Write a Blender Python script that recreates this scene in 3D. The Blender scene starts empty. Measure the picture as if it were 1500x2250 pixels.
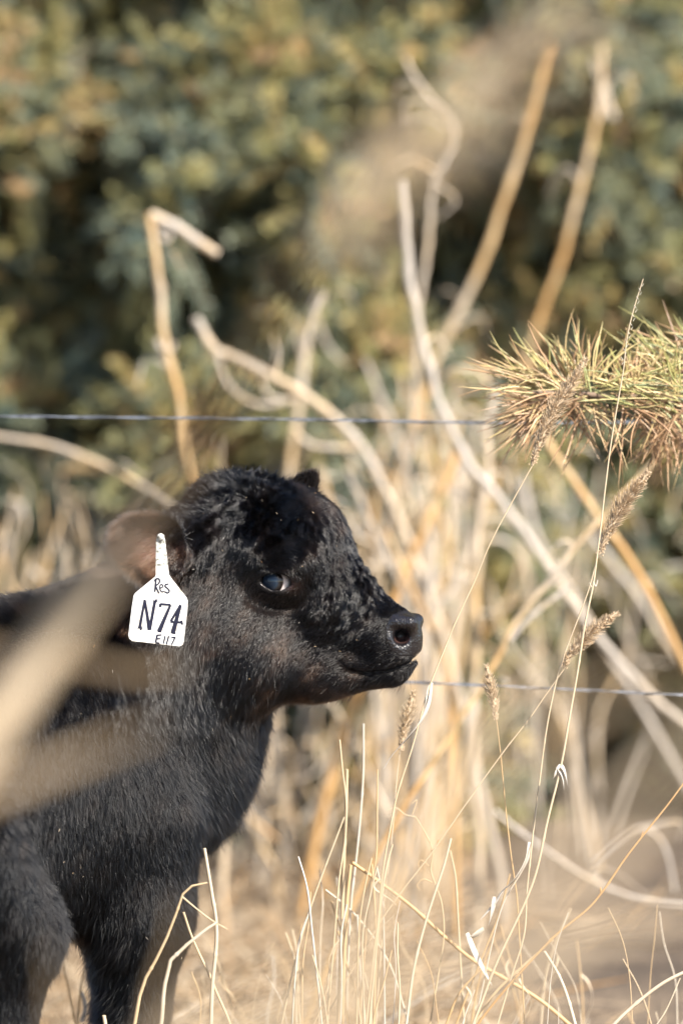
import bpy, math, random
import numpy as np
from mathutils import Vector
rng = np.random.default_rng(7)
random.seed(7)
SC = bpy.context.scene
COL = SC.collection

# ------------------------------------------------------------------ camera, sky, sun, exposure
PITCH = math.radians(3.0)
CAM = np.array([0.0, 0.0, 1.0])
LENS = 128.0
cd = bpy.data.cameras.new('camera')
cam = bpy.data.objects.new('camera', cd)
COL.objects.link(cam)
cam.location = CAM
cam.rotation_euler = (math.pi / 2 - PITCH, 0, 0)
cd.sensor_fit = 'VERTICAL'
cd.sensor_height = 36.0
cd.sensor_width = 24.0
cd.lens = LENS
cd.clip_start = 0.05
cd.clip_end = 500
cd.dof.use_dof = True
cd.dof.focus_distance = 3.93
cd.dof.aperture_fstop = 2.7
SC.camera = cam

SUN_EL, SUN_AZ = math.radians(42), math.radians(134)    # azimuth clockwise from +Y
sun_dir = Vector((math.sin(SUN_AZ) * math.cos(SUN_EL), math.cos(SUN_AZ) * math.cos(SUN_EL), math.sin(SUN_EL)))
w = bpy.data.worlds.new('World')
SC.world = w
w.use_nodes = True
nt = w.node_tree
sky = nt.nodes.new('ShaderNodeTexSky')
sky.sky_type = 'NISHITA'
sky.sun_disc = False
sky.sun_elevation = SUN_EL
sky.sun_rotation = SUN_AZ
sky.air_density = 1.0
sky.dust_density = 1.0
bg = nt.nodes['Background']
bg.inputs['Strength'].default_value = 0.095
nt.links.new(sky.outputs['Color'], bg.inputs['Color'])
sl = bpy.data.lights.new('sun', 'SUN')
sl.energy = 5.0
sl.angle = math.radians(0.53)
sl.color = (1.0, 0.93, 0.82)
so = bpy.data.objects.new('sun', sl)
COL.objects.link(so)
so.rotation_euler = sun_dir.to_track_quat('Z', 'Y').to_euler()
SC.view_settings.view_transform = 'Standard'
SC.view_settings.look = 'None'
SC.view_settings.exposure = 1.45
SC.view_settings.gamma = 1
SC.view_settings.use_curve_mapping = False
SC.cycles.max_bounces = 8
SC.cycles.transparent_max_bounces = 8
SC.cycles.use_denoising = True

# ------------------------------------------------------------------ measuring helpers
FW = np.array([0, math.cos(PITCH), -math.sin(PITCH)])
UP = np.array([0, math.sin(PITCH), math.cos(PITCH)])
RT = np.array([1.0, 0, 0])


def ray(px, py):
    return FW + RT * ((px - 750) / 1500 * 24 / LENS) + UP * ((1125 - py) / 2250 * 36 / LENS)


def W(px, py, Y=4.0):
    d = ray(px, py)
    return CAM + d * (Y / d[1])


def topx(P):
    Q = P - CAM
    f = Q @ FW
    return 750 + (Q @ RT) / f * 1500 * LENS / 24, 1125 - (Q @ UP) / f * 2250 * LENS / 36


# ------------------------------------------------------------------ object helpers
def link(o, parent=None):
    COL.objects.link(o)
    if parent is not None:
        o.parent = parent
    return o


def thing(name, label, cat, loc=(0, 0, 0), group=None):
    o = bpy.data.objects.new(name, None)
    o.empty_display_size = 0.05
    o.location = tuple(float(v) for v in loc)
    COL.objects.link(o)
    tag(o, label, cat, group)
    return o


def tag(o, label=None, cat=None, group=None, kind=None):
    if label:
        o['label'] = label
    if cat:
        o['category'] = cat
    if group:
        o['group'] = group
    if kind:
        o['kind'] = kind
    return o


def mesh_obj(name, V, F, mat, parent=None, tint=None, smooth=True, origin=None):
    """V (n,3) world coords, F (m,4) or (m,3) int array or list of such arrays"""
    V = np.asarray(V, dtype=np.float32)
    if parent is not None and origin is None:
        origin = np.array(parent.matrix_world.translation) if False else np.array(root_loc(parent))
    if origin is None:
        origin = np.zeros(3)
    if parent is None:
        loc = np.asarray(origin, float)
        V = V - loc.astype(np.float32)
    else:
        loc = None
        V = V - np.asarray(origin, dtype=np.float32)
    Fs = F if isinstance(F, list) else [F]
    me = bpy.data.meshes.new(name)
    tot = sum(f.shape[0] for f in Fs)
    loops = np.concatenate([f.reshape(-1) for f in Fs]).astype(np.int32)
    cnt = np.concatenate([np.full(f.shape[0], f.shape[1]) for f in Fs])
    starts = np.concatenate([[0], np.cumsum(cnt)[:-1]]).astype(np.int32)
    me.vertices.add(len(V))
    me.vertices.foreach_set('co', V.reshape(-1))
    me.loops.add(len(loops))
    me.loops.foreach_set('vertex_index', loops)
    me.polygons.add(tot)
    me.polygons.foreach_set('loop_start', starts)
    me.polygons.foreach_set('use_smooth', np.full(tot, smooth))
    if tint is not None:
        a = me.attributes.new('tint', 'FLOAT', 'POINT')
        a.data.foreach_set('value', np.asarray(tint, dtype=np.float32))
    me.update(calc_edges=True)
    me.validate()
    o = bpy.data.objects.new(name, me)
    if mat is not None:
        me.materials.append(mat)
    if loc is not None:
        o.location = tuple(float(v) for v in loc)
    return link(o, parent)


def root_loc(o):
    p = np.zeros(3)
    while o is not None:
        p = p + np.array(o.location)
        o = o.parent
    return p


def norm(a):
    return a / np.maximum(np.linalg.norm(a, axis=-1, keepdims=True), 1e-9)


def tubes(P, R, sides=6, flat=1.0, ref=None, tint=None):
    """P (N,n,3) polylines, R (N,n) radii -> verts, faces(quads), tint; flat squashes one cross axis"""
    P = np.asarray(P, float)
    if P.ndim == 2:
        P = P[None]
    R = np.asarray(R, float)
    if R.ndim == 1:
        R = np.broadcast_to(R, P.shape[:2])
    N, n, _ = P.shape
    T = np.gradient(P, axis=1)
    T = norm(T)
    if ref is None:
        ref = norm(rng.normal(size=(N, 3)))
    ref = np.asarray(ref, float)
    if ref.ndim == 1:
        ref = np.broadcast_to(ref, (N, 3))
    S = norm(np.cross(T, ref[:, None, :]))
    U = np.cross(S, T)
    ang = np.arange(sides) * 2 * math.pi / sides
    V = (P[:, :, None, :] + R[:, :, None, None] * (S[:, :, None, :] * np.cos(ang)[None, None, :, None]
         + U[:, :, None, :] * (flat * np.sin(ang))[None, None, :, None])).reshape(-1, 3)
    i = np.arange(N)[:, None, None] * n * sides + np.arange(n - 1)[None, :, None] * sides
    k = np.arange(sides)[None, None, :]
    k2 = (k + 1) % sides
    F = np.stack([i + k, i + k2, i + k2 + sides, i + k + sides], -1).reshape(-1, 4)
    if tint is None:
        tint = rng.random(N)
    Tn = np.repeat(np.broadcast_to(np.asarray(tint, float), (N,)), n * sides)
    return V, F, Tn


def join(parts):
    V, F, T, o = [], [], [], 0
    for v, f, t in parts:
        V.append(v)
        F.append(f + o)
        T.append(t)
        o += len(v)
    return np.concatenate(V), np.concatenate(F), np.concatenate(T)


def catmull(pts, n):
    pts = np.asarray(pts, float)
    p = np.vstack([2 * pts[0] - pts[1], pts, 2 * pts[-1] - pts[-2]])
    m = len(pts) - 1
    out = []
    for s in np.linspace(0, m, n):
        i = min(int(s), m - 1)
        t = s - i
        a, b, c, d = p[i], p[i + 1], p[i + 2], p[i + 3]
        out.append(0.5 * ((2 * b) + (-a + c) * t + (2 * a - 5 * b + 4 * c - d) * t * t + (-a + 3 * b - 3 * c + d) * t ** 3))
    return np.array(out)


class Waves:
    """smooth random vector field"""
    def __init__(self, scale, n=14, seed=1, dim=3):
        r = np.random.default_rng(seed)
        self.k = r.normal(size=(n, 3)) * (2 * math.pi / scale) * 0.6
        self.p = r.random(n) * 6.28
        self.a = r.normal(size=(n, dim)) / math.sqrt(n / 2)

    def __call__(self, P):
        return np.sin(P @ self.k.T + self.p) @ self.a


# ------------------------------------------------------------------ materials
def new_mat(name):
    m = bpy.data.materials.new(name)
    m.use_nodes = True
    nt = m.node_tree
    nt.nodes.clear()
    out = nt.nodes.new('ShaderNodeOutputMaterial')
    return m, nt, out


def ramp(nt, stops, interp='LINEAR'):
    r = nt.nodes.new('ShaderNodeValToRGB')
    r.color_ramp.interpolation = interp
    e = r.color_ramp.elements
    while len(e) < len(stops):
        e.new(0.5)
    for el, (p, c) in zip(e, stops):
        el.position = p
        el.color = (*c, 1)
    return r


def leafy(name, stops, rough=0.6, trans=0.25, noise=30.0, amount=0.35, spec=0.4, objrand=0.0, stretch=None):
    m, nt, out = new_mat(name)
    N, L = nt.nodes, nt.links
    at = N.new('ShaderNodeAttribute')
    at.attribute_name = 'tint'
    tc = N.new('ShaderNodeTexCoord')
    nz = N.new('ShaderNodeTexNoise')
    nz.inputs['Scale'].default_value = noise
    nz.inputs['Detail'].default_value = 4
    L.new(tc.outputs['Object'], nz.inputs['Vector'])
    ma = N.new('ShaderNodeMath')
    ma.operation = 'MULTIPLY_ADD'
    L.new(nz.outputs['Fac'], ma.inputs[0])
    ma.inputs[1].default_value = amount
    ad = N.new('ShaderNodeMath')
    ad.operation = 'ADD'
    L.new(at.outputs['Fac'], ad.inputs[0])
    ad.inputs[1].default_value = -amount / 2
    L.new(ad.outputs[0], ma.inputs[2])
    src = ma.outputs[0]
    if objrand:
        oi = N.new('ShaderNodeObjectInfo')
        m2 = N.new('ShaderNodeMath')
        m2.operation = 'MULTIPLY_ADD'
        L.new(oi.outputs['Random'], m2.inputs[0])
        m2.inputs[1].default_value = objrand
        L.new(src, m2.inputs[2])
        src = m2.outputs[0]
    r = ramp(nt, stops)
    L.new(src, r.inputs['Fac'])
    p = N.new('ShaderNodeBsdfPrincipled')
    L.new(r.outputs['Color'], p.inputs['Base Color'])
    p.inputs['Roughness'].default_value = rough
    p.inputs['Specular IOR Level'].default_value = spec
    if trans > 0:
        t = N.new('ShaderNodeBsdfTranslucent')
        L.new(r.outputs['Color'], t.inputs['Color'])
        mx = N.new('ShaderNodeMixShader')
        mx.inputs['Fac'].default_value = trans
        L.new(p.outputs[0], mx.inputs[1])
        L.new(t.outputs[0], mx.inputs[2])
        L.new(mx.outputs[0], out.inputs['Surface'])
    else:
        L.new(p.outputs[0], out.inputs['Surface'])
    return m


M = {}
M['straw'] = leafy('straw', [(0.0, (0.42, 0.21, 0.07)), (0.22, (0.50, 0.32, 0.15)), (0.5, (0.54, 0.41, 0.26)), (0.8, (0.58, 0.49, 0.37)), (1.0, (0.58, 0.54, 0.49))], 0.45, 0.15, 60, 0.25)
M['fox'] = leafy('foxtail_bristle', [(0.0, (0.42, 0.28, 0.15)), (0.5, (0.66, 0.51, 0.34)), (1.0, (0.78, 0.66, 0.50))], 0.5, 0.5, 60, 0.2)
M['stalk'] = leafy('stalk', [(0.0, (0.42, 0.24, 0.09)), (0.3, (0.45, 0.31, 0.16)), (0.6, (0.44, 0.35, 0.25)), (1.0, (0.37, 0.33, 0.29))], 0.6, 0.0, 22, 0.35)
M['blade'] = leafy('dry_blade', [(0.0, (0.17, 0.12, 0.07)), (0.5, (0.32, 0.235, 0.145)), (1.0, (0.46, 0.37, 0.26))], 0.5, 0.3, 25, 0.3)
M['litter'] = leafy('litter', [(0.0, (0.07, 0.045, 0.03)), (0.25, (0.24, 0.155, 0.085)), (0.6, (0.44, 0.32, 0.20)), (1.0, (0.56, 0.46, 0.35))], 0.6, 0.15, 9, 0.5)
M['needle'] = leafy('spruce_needle', [(0.0, (0.13, 0.18, 0.155)), (0.32, (0.25, 0.28, 0.19)), (0.52, (0.38, 0.37, 0.17)), (0.8, (0.52, 0.42, 0.18)), (1.0, (0.58, 0.40, 0.22))], 0.5, 0.3, 12, 0.25, 0.5, 0.28)
M['pine'] = leafy('pine_needle', [(0.0, (0.30, 0.17, 0.09)), (0.3, (0.46, 0.29, 0.16)), (0.5, (0.54, 0.42, 0.20)), (0.68, (0.44, 0.40, 0.15)), (0.82, (0.30, 0.32, 0.13)), (1.0, (0.20, 0.24, 0.14))], 0.35, 0.1, 80, 0.2, 0.6)
M['bark'] = leafy('bark', [(0.0, (0.08, 0.05, 0.035)), (0.5, (0.16, 0.11, 0.08)), (1.0, (0.26, 0.2, 0.15))], 0.9, 0, 30, 0.8)


def ground_mat():
    m, nt, out = new_mat('dry_ground')
    N, L = nt.nodes, nt.links
    tc = N.new('ShaderNodeTexCoord')
    a = N.new('ShaderNodeTexNoise'); a.inputs['Scale'].default_value = 2.2; a.inputs['Detail'].default_value = 8; a.inputs['Roughness'].default_value = 0.7
    b = N.new('ShaderNodeTexNoise'); b.inputs['Scale'].default_value = 60; b.inputs['Detail'].default_value = 6
    L.new(tc.outputs['Object'], a.inputs['Vector']); L.new(tc.outputs['Object'], b.inputs['Vector'])
    mx = N.new('ShaderNodeMath'); mx.operation = 'MULTIPLY_ADD'
    L.new(b.outputs['Fac'], mx.inputs[0]); mx.inputs[1].default_value = 0.5
    L.new(a.outputs['Fac'], mx.inputs[2])
    r = ramp(nt, [(0.45, (0.035, 0.026, 0.02)), (0.75, (0.10, 0.072, 0.05)), (1.0, (0.24, 0.18, 0.12))])
    L.new(mx.outputs[0], r.inputs['Fac'])
    p = N.new('ShaderNodeBsdfPrincipled'); p.inputs['Roughness'].default_value = 0.95
    L.new(r.outputs['Color'], p.inputs['Base Color'])
    bp = N.new('ShaderNodeBump'); bp.inputs['Distance'].default_value = 0.02
    L.new(b.outputs['Fac'], bp.inputs['Height']); L.new(bp.outputs[0], p.inputs['Normal'])
    L.new(p.outputs[0], out.inputs['Surface'])
    return m


M['ground'] = ground_mat()


def simple(name, col, rough=0.5, metal=0.0, spec=0.5, coat=0.0, coat_rough=0.1, noise=None, bump=0.0, bump_scale=200):
    m, nt, out = new_mat(name)
    N, L = nt.nodes, nt.links
    p = N.new('ShaderNodeBsdfPrincipled')
    p.inputs['Base Color'].default_value = (*col, 1)
    p.inputs['Roughness'].default_value = rough
    p.inputs['Metallic'].default_value = metal
    p.inputs['Specular IOR Level'].default_value = spec
    p.inputs['Coat Weight'].default_value = coat
    p.inputs['Coat Roughness'].default_value = coat_rough
    if noise or bump:
        tc = N.new('ShaderNodeTexCoord')
    if noise:
        nz = N.new('ShaderNodeTexNoise'); nz.inputs['Scale'].default_value = noise[0]; nz.inputs['Detail'].default_value = 6
        L.new(tc.outputs['Object'], nz.inputs['Vector'])
        r = ramp(nt, noise[1]); L.new(nz.outputs['Fac'], r.inputs['Fac']); L.new(r.outputs['Color'], p.inputs['Base Color'])
    if bump:
        v = N.new('ShaderNodeTexVoronoi'); v.inputs['Scale'].default_value = bump_scale
        L.new(tc.outputs['Object'], v.inputs['Vector'])
        bp = N.new('ShaderNodeBump'); bp.inputs['Distance'].default_value = bump; bp.inputs['Strength'].default_value = 0.7
        L.new(v.outputs['Distance'], bp.inputs['Height']); L.new(bp.outputs[0], p.inputs['Normal'])
    L.new(p.outputs[0], out.inputs['Surface'])
    return m


M['wire'] = simple('galvanised_wire', (0.32, 0.34, 0.37), 0.42, 0.85, noise=(90, [(0.3, (0.12, 0.125, 0.14)), (0.7, (0.32, 0.34, 0.38))]))
M['tag'] = simple('tag_plastic', (0.8, 0.79, 0.76), 0.42, noise=(70, [(0.28, (0.45, 0.30, 0.15)), (0.38, (0.66, 0.61, 0.54)), (0.52, (0.74, 0.73, 0.71))]))
M['tag_stem'] = simple('tag_stem_plastic', (0.6, 0.6, 0.56), 0.5, noise=(260, [(0.38, (0.12, 0.12, 0.10)), (0.52, (0.60, 0.60, 0.56)), (0.7, (0.74, 0.73, 0.70))]))
M['ink'] = simple('black_ink', (0.012, 0.013, 0.03), 0.35)

# ------------------------------------------------------------------ ground
gx = np.concatenate([[-150, -60, -20, -8], np.linspace(-4, 4, 60), [8, 20, 60, 150]])
gy = np.concatenate([[-60, -15, -4], np.linspace(0, 12, 90), [20, 50, 100, 250]])
wv = Waves(1.6, 12, 5, 1)


def ground_z(x, y):
    P = np.stack([x, y, np.zeros_like(x)], -1)
    return (wv(P)[..., 0] * 0.022 - 0.012) * ((np.abs(x) < 6) & (y > -3) & (y < 14))


X, Yg = np.meshgrid(gx, gy, indexing='ij')
Z = ground_z(X, Yg)
V = np.stack([X, Yg, Z], -1).reshape(-1, 3)
ni, nj = X.shape
I, J = np.meshgrid(np.arange(ni - 1), np.arange(nj - 1), indexing='ij')
b0 = (I * nj + J).reshape(-1)
F = np.stack([b0, b0 + nj, b0 + nj + 1, b0 + 1], -1)
tag(mesh_obj('ground', V, F, M['ground']), kind='structure')

# ------------------------------------------------------------------ spruce trees behind
def spruce_bough(seed):
    r = np.random.default_rng(seed)
    Lb = 1.3
    twP, twR = [], []
    shoots = []

    def arc(p0, d, L, droop, n=8):
        pts = [np.array(p0, float)]
        d = np.array(d, float)
        for i in range(n - 1):
            d = d + np.array([0, 0, -droop]) * (i / n) + r.normal(0, 0.05, 3)
            d /= np.linalg.norm(d)
            pts.append(pts[-1] + d * L / (n - 1))
        return np.array(pts)
    main = arc((0, 0, 0), (1, 0, 0.12), Lb, 0.10)
    twP.append(main); twR.append(np.linspace(0.011, 0.002, 8))
    shoots.append((main, 0.35, 0))
    for s in np.arange(0.34, 0.99, 0.042):
        for sd in (-1, 1):
            i = s * 7
            i0 = int(i)
            p = main[i0] * (1 - (i - i0)) + main[min(i0 + 1, 7)] * (i - i0)
            L2 = (0.42 * (1.05 - s) + 0.08) * r.uniform(0.7, 1.2)
            a = math.radians(r.uniform(42, 62))
            rl = r.uniform(-1.5, 1.5)
            d = np.array([math.cos(a), sd * math.sin(a) * math.cos(rl), math.sin(a) * math.sin(rl)])
            sec = arc(p, d, L2, 0.20)
            dead = r.random() < 0.07
            twP.append(sec); twR.append(np.linspace(0.004, 0.0015, 8))
            shoots.append((sec, 0.15, 2 if dead else 0))
            for q in np.arange(0.2, 0.95, 0.17):
                for s2 in (-1, 1):
                    j = q * 7
                    j0 = int(j)
                    pp = sec[j0] * (1 - (j - j0)) + sec[min(j0 + 1, 7)] * (j - j0)
                    tdir = norm(sec[min(j0 + 1, 7)] - sec[j0])
                    side = norm(np.cross(tdir, norm(r.normal(size=3)))) * s2
                    dd = tdir * 0.7 + side * 0.7 + np.array([0, 0, r.uniform(-0.3, 0.5)])
                    t3 = arc(pp, dd / np.linalg.norm(dd), r.uniform(0.06, 0.12), 0.1)
                    twP.append(t3); twR.append(np.linspace(0.0022, 0.0012, 8))
                    shoots.append((t3, 0.0, 2 if dead else (1 if r.random() < 0.48 else 0)))
    tw = tubes(np.array(twP), np.array(twR), 4, tint=np.full(len(twP), 0.5))
    NP, ND, NT, NL = [], [], [], []
    for pth, start, kind in shoots:
        L = np.linalg.norm(np.diff(pth, axis=0), axis=1).sum()
        nst = int(L * (1 - start) / 0.0050)
        if nst < 2:
            continue
        if kind == 2:
            nst = nst // 3
        base = (0.10, 0.50, 0.85)[kind] + r.normal(0, 0.17)
        t = (start + (1 - start) * (np.arange(nst) + r.random(nst)) / nst) * 6.999
        i0 = t.astype(int)
        f = (t - i0)[:, None]
        p = pth[i0] * (1 - f) + pth[i0 + 1] * f
        T = norm(pth[i0 + 1] - pth[i0])
        for k in range(5):
            rd = norm(np.cross(T, norm(r.normal(size=(nst, 3)))))
            rd[:, 2] += 0.25
            NP.append(p); ND.append(norm(rd + T * 0.9)); NL.append(r.uniform(0.014, 0.022, nst))
            NT.append(np.clip(r.normal(base, 0.05, nst), 0, 1))
    p = np.concatenate(NP); d = np.concatenate(ND); l = np.concatenate(NL)[:, None]; tt = np.concatenate(NT)
    side = norm(np.cross(d, norm(r.normal(size=d.shape)))) * 0.0024
    n = len(p)
    V = np.stack([p, p + d * l * 0.5 + side, p + d * l, p + d * l * 0.5 - side], 1).reshape(-1, 3)
    F = np.arange(n * 4).reshape(-1, 4)
    return tw, (V, F, np.repeat(tt, 4))


bough_meshes = []
for s in (11, 12, 13):
    tw, nd = spruce_bough(s)
    a = mesh_obj('bough', tw[0], tw[1], M['bark'], tint=tw[2])
    b = mesh_obj('needles', nd[0], nd[1], M['needle'], tint=nd[2], smooth=False)
    bough_meshes.append((a.data, b.data))
    bpy.data.objects.remove(a); bpy.data.objects.remove(b)


def spruce(x, y, h, rbase, label, seed, nb=290):
    r = random.Random(seed)
    t = thing("spruce_tree", label, "spruce tree", (x, y, 0), "spruces behind the fence")
    zz = np.linspace(-0.1, h, 12)
    P = np.stack([np.zeros(12) + x, np.zeros(12) + y, zz], -1)
    v, f, tn = tubes(P, np.linspace(0.11, 0.01, 12), 10)
    mesh_obj('trunk', v, f, M['bark'], t, tn)
    for i in range(nb):
        s = (i + r.random()) / nb
        z = 0.10 + (h * 0.93) * s ** 1.6
        R = rbase * (1 - z / (h * 1.05)) * r.uniform(0.92, 1.07) + 0.1
        a = i * 2.399963 + r.uniform(-0.3, 0.3)
        k = i % 3
        o = bpy.data.objects.new('bough', bough_meshes[k][0])
        link(o, t)
        sc = R / 1.25
        o.location = (0, 0, z)
        o.rotation_euler = (r.uniform(-0.9, 0.9), r.uniform(-0.45, 0.40), a)
        o.scale = (sc, max(sc, 0.75), max(sc, 0.75))
        n = bpy.data.objects.new('needles', bough_meshes[k][1])
        link(n, o)
        n['kind'] = 'stuff'
    return t


spruce(-1.35, 8.7, 6.2, 1.60, 'dense blue green spruce behind the broken cane and the calf', 1)
spruce(0.10, 8.5, 6.8, 1.55, 'dense blue green spruce rising straight behind the pale weed thicket', 2)
spruce(1.50, 8.75, 6.4, 1.60, 'dense blue green spruce behind the gold needled pine bough', 3)
spruce(-0.65, 10.4, 7.0, 1.8, 'shaded spruce filling the gap between the two nearer spruces over the calf', 4, 200)
spruce(0.85, 10.5, 7.0, 1.8, 'shaded spruce filling the gap between the two nearer spruces over the pine bough', 5, 200)

# ------------------------------------------------------------------ litter and straw on the ground
def litter(n, x0, x1, y0, y1, lmin, lmax, rad, zmax, tint_mu, seed, tilt=0.25, power=1.0, name='straw_litter', label=None, cat='straw', mat='litter', flat=0.35):
    r = np.random.default_rng(seed)
    y = y0 + (y1 - y0) * r.random(n) ** power
    x = r.uniform(x0, x1, n)
    dn = Waves(0.55, 16, 77, 1)(np.stack([x, y * 0.8, 0 * x], -1))[:, 0]
    kp = dn + r.normal(0, 0.45, n) > (-0.15 + 1.7 * np.clip((x - 0.08) * 6, 0, 1) * np.clip((y - 4.9) * 2, 0, 1))  # spruce shade put in by thinning the straw to dark bare soil
    x, y = x[kp], y[kp]
    n = len(x)
    z = ground_z(x, y) + r.random(n) ** 2 * zmax
    a = r.random(n) * 6.283
    el = r.normal(0, tilt, n)
    d = np.stack([np.cos(a) * np.cos(el), np.sin(a) * np.cos(el), np.abs(np.sin(el))], -1)
    L = r.uniform(lmin, lmax, n)
    bend = r.normal(0, 0.35, (n, 3)); bend[:, 2] = -abs(bend[:, 2]) * 0.4
    s = np.linspace(0, 1, 4)
    P = np.stack([x, y, z], -1)[:, None, :] + d[:, None, :] * (L[:, None] * s)[..., None] + bend[:, None, :] * (L[:, None] * s ** 2 * 0.5)[..., None]
    P[..., 2] = np.maximum(P[..., 2], ground_z(P[..., 0], P[..., 1]) + 0.002)
    R = rad * r.uniform(0.6, 1.5, n)[:, None] * np.array([0.8, 1, 0.9, 0.3])
    v, f, t = tubes(P, R, 4, flat, tint=np.clip(r.normal(tint_mu, 0.24, n), 0, 1))
    o = mesh_obj(name, v, f, M[mat], tint=t)
    tag(o, label, cat, kind='stuff')
    return o


litter(40000, -2.0, 2.0, 3.6, 7.0, 0.05, 0.20, 0.0016, 0.05, 0.55, 21, 0.3, 0.9, label='tangled bleached straw and dead leaves covering the ground', cat='straw litter')
litter(3800, -1.1, 1.2, 4.5, 6.3, 0.07, 0.22, 0.0014, 0.03, 0.55, 22, 0.5, 1.2, 'dry_grass', 'short matted dry grass standing between the calf and the spruces', 'dry grass', 'straw')

# ------------------------------------------------------------------ stalks behind (world places found through the lens, each with own depth)
def path(pts, Y, n=24):
    """pts: (px,py) or (px,py,Y)"""
    return catmull(np.array([W(p[0], p[1], p[2] if len(p) > 2 else Y) for p in pts]), n)


def to_ground(pts, Y):
    """extends the lower end of a path down to the ground"""
    return pts


def stem_mesh(P, r0, r1, sides=8, tint=0.5, nodes=0, flat=1.0, ref=None, rough=0.0):
    n = len(P)
    nodes = nodes * 2
    R = np.linspace(r0, r1, n)
    if nodes:
        k = np.linspace(0, n - 1, nodes + 2)[1:-1].astype(int)
        R[k] *= 1.3
    if rough:
        R = R * (1 + rng.normal(0, rough, n))
    v, f, t = tubes(P, R, sides, flat, ref=ref, tint=tint)
    s = np.repeat(np.linspace(0, 1, n), sides)
    ph = rng.random(4) * 6.28
    t = t + 0.16 * np.sin(7 * s + ph[0]) + 0.12 * np.sin(17 * s + ph[1]) + 0.09 * np.sin(41 * s + ph[2])
    return v, f, np.clip(t, 0, 1)


def down(P):
    """append a run to the ground after the last (lowest) point"""
    e = P[-1].copy()
    d = norm(P[-1] - P[-3])
    d[2] = min(d[2], -0.35)
    d = d / np.linalg.norm(d)
    L = (e[2] + 0.02) / -d[2]
    if L <= 0.01:
        return P
    m = max(3, int(L / 0.08))
    # curve towards vertical
    q = [e]
    step = L / m
    while q[-1][2] > -0.02:
        d = d + np.array([0, 0, -0.12]); d = d / np.linalg.norm(d)
        q.append(q[-1] + d * step)
    return np.vstack([P, np.array(q[1:])])


ZZ_ = np.array([0, 0, 1.0])


def far(Y):
    return min(4 + (Y - 4) * 2.0, 6.75 + 0.1 * (Y - 5.4))


def stalk(label, pts, Y, r, tint, name='dry_stalk', cat='dry stalk', nodes=3, group=None, extra=(), grow=True, r_top=None, mat='stalk', leaves=()):
    """first pt = tip, last = lowest. extra: list of (pts, r0, r1, tint, partname)"""
    Y0, Y = Y, far(Y)
    k_ = Y / Y0
    r *= k_ * 0.64
    r_top = None if r_top is None else r_top * k_
    P = path(pts, Y, 8 * len(pts))
    if grow:
        P = down(P)
    P = P + (Waves(0.22, 10, len(label) + int(pts[0][1]))(P) * 0.0022 + Waves(0.07, 10, len(label))(P) * 0.0011) * np.array([1, 1, 0])
    base = P[-1]
    t = thing(name, label, cat, base, group)
    v, f, tn = stem_mesh(P, r if r_top is None else r_top, r, 8, tint, nodes, rough=0.03)
    mesh_obj('stem', v, f, M[mat], t, tn)
    for e in extra:
        Q = path(e[0], Y, 8 * len(e[0]))
        v, f, tn = stem_mesh(Q, e[1] * k_, e[2] * k_, 7, e[3], 1, flat=e[5] if len(e) > 5 else 1.0)
        mesh_obj(e[4], v, f, M[mat], t, tn)
    q = random.Random(len(label) * 7 + int(pts[0][0]))
    for i in range(3 if grow else 1):                     # peeling sheaths and curled leaf scraps
        k = int(q.uniform(0.15, 0.8) * (8 * len(pts) - 1))
        a = P[k]; sd = q.choice((-1, 1)); Ls = q.uniform(0.04, 0.10)
        d0 = norm(P[k - 1] - P[k])
        C = [a, a + d0 * Ls * .4 + RT * sd * Ls * .2, a + d0 * Ls * .5 + RT * sd * Ls * .6 + FW * q.uniform(-.02, .02), a + d0 * Ls * .1 + RT * sd * Ls * .9 - ZZ_ * Ls * .3]
        v, f, tn = stem_mesh(catmull(C, 14), 0.0035, 0.0008, 6, q.uniform(.5, 1), 0, 0.25)
        mesh_obj('leaf_sheath', v, f, M[mat], t, tn)
    return t


stalk('broken pale tan cane rising behind the calf, its tip snapped over', [(330, 470), (345, 590), (362, 720), (382, 850), (402, 960), (422, 1090), (440, 1250)], 4.95, 0.0078, 0.28, 'broken_cane', 'cane', 2,
      extra=[([(332, 472), (385, 497), (430, 528), (478, 558)], 0.0075, 0.006, 0.75, 'snapped_tip'), ([(345, 480), (350, 500), (372, 512), (368, 530), (352, 520)], 0.003, 0.003, 0.95, 'curled_leaf'),
             ([(345, 745), (352, 765), (375, 768), (382, 752)], 0.004, 0.003, 0.9, 'curled_leaf')])
stalk('knobbly pale branch slanting down out of the dark spruce shade', [(430, 700), (475, 765), (540, 795), (640, 850), (720, 905), (800, 985), (850, 1080)], 5.0, 0.0085, 0.7, 'weed_branch', 'branch', 4, r_top=0.006,
      extra=[([(560, 800), (590, 870), (650, 880)], 0.003, 0.003, 0.7, 'twig'), ([(600, 830), (608, 780), (600, 740)], 0.004, 0.0015, 0.7, 'twig'), ([(470, 760), (505, 850), (570, 890), (640, 880)], 0.0035, 0.003, 0.8, 'twig'),
             ([(800, 985), (690, 980), (640, 940)], 0.004, 0.003, 0.7, 'twig')])
stalk('tallest straight tan reed leaning across the upper spruce', [(1212, 95), (1165, 260), (1118, 400), (1070, 540), (1010, 670), (955, 800), (900, 960)], 5.35, 0.0085, 0.3, 'leaning_reed', 'reed', 3)
stalk('tan reed with a frayed top beside the tallest leaning reed', [(1318, 95), (1312, 220), (1285, 370), (1250, 500), (1200, 650), (1150, 800)], 5.6, 0.0078, 0.3, 'frayed_reed', 'reed', 3,
      extra=[([(1300, 130), (1325, 200), (1345, 260)], 0.003, 0.006, 0.8, 'frayed_sheath'), ([(1335, 180), (1315, 260)], 0.003, 0.005, 0.8, 'frayed_sheath')])
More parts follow.
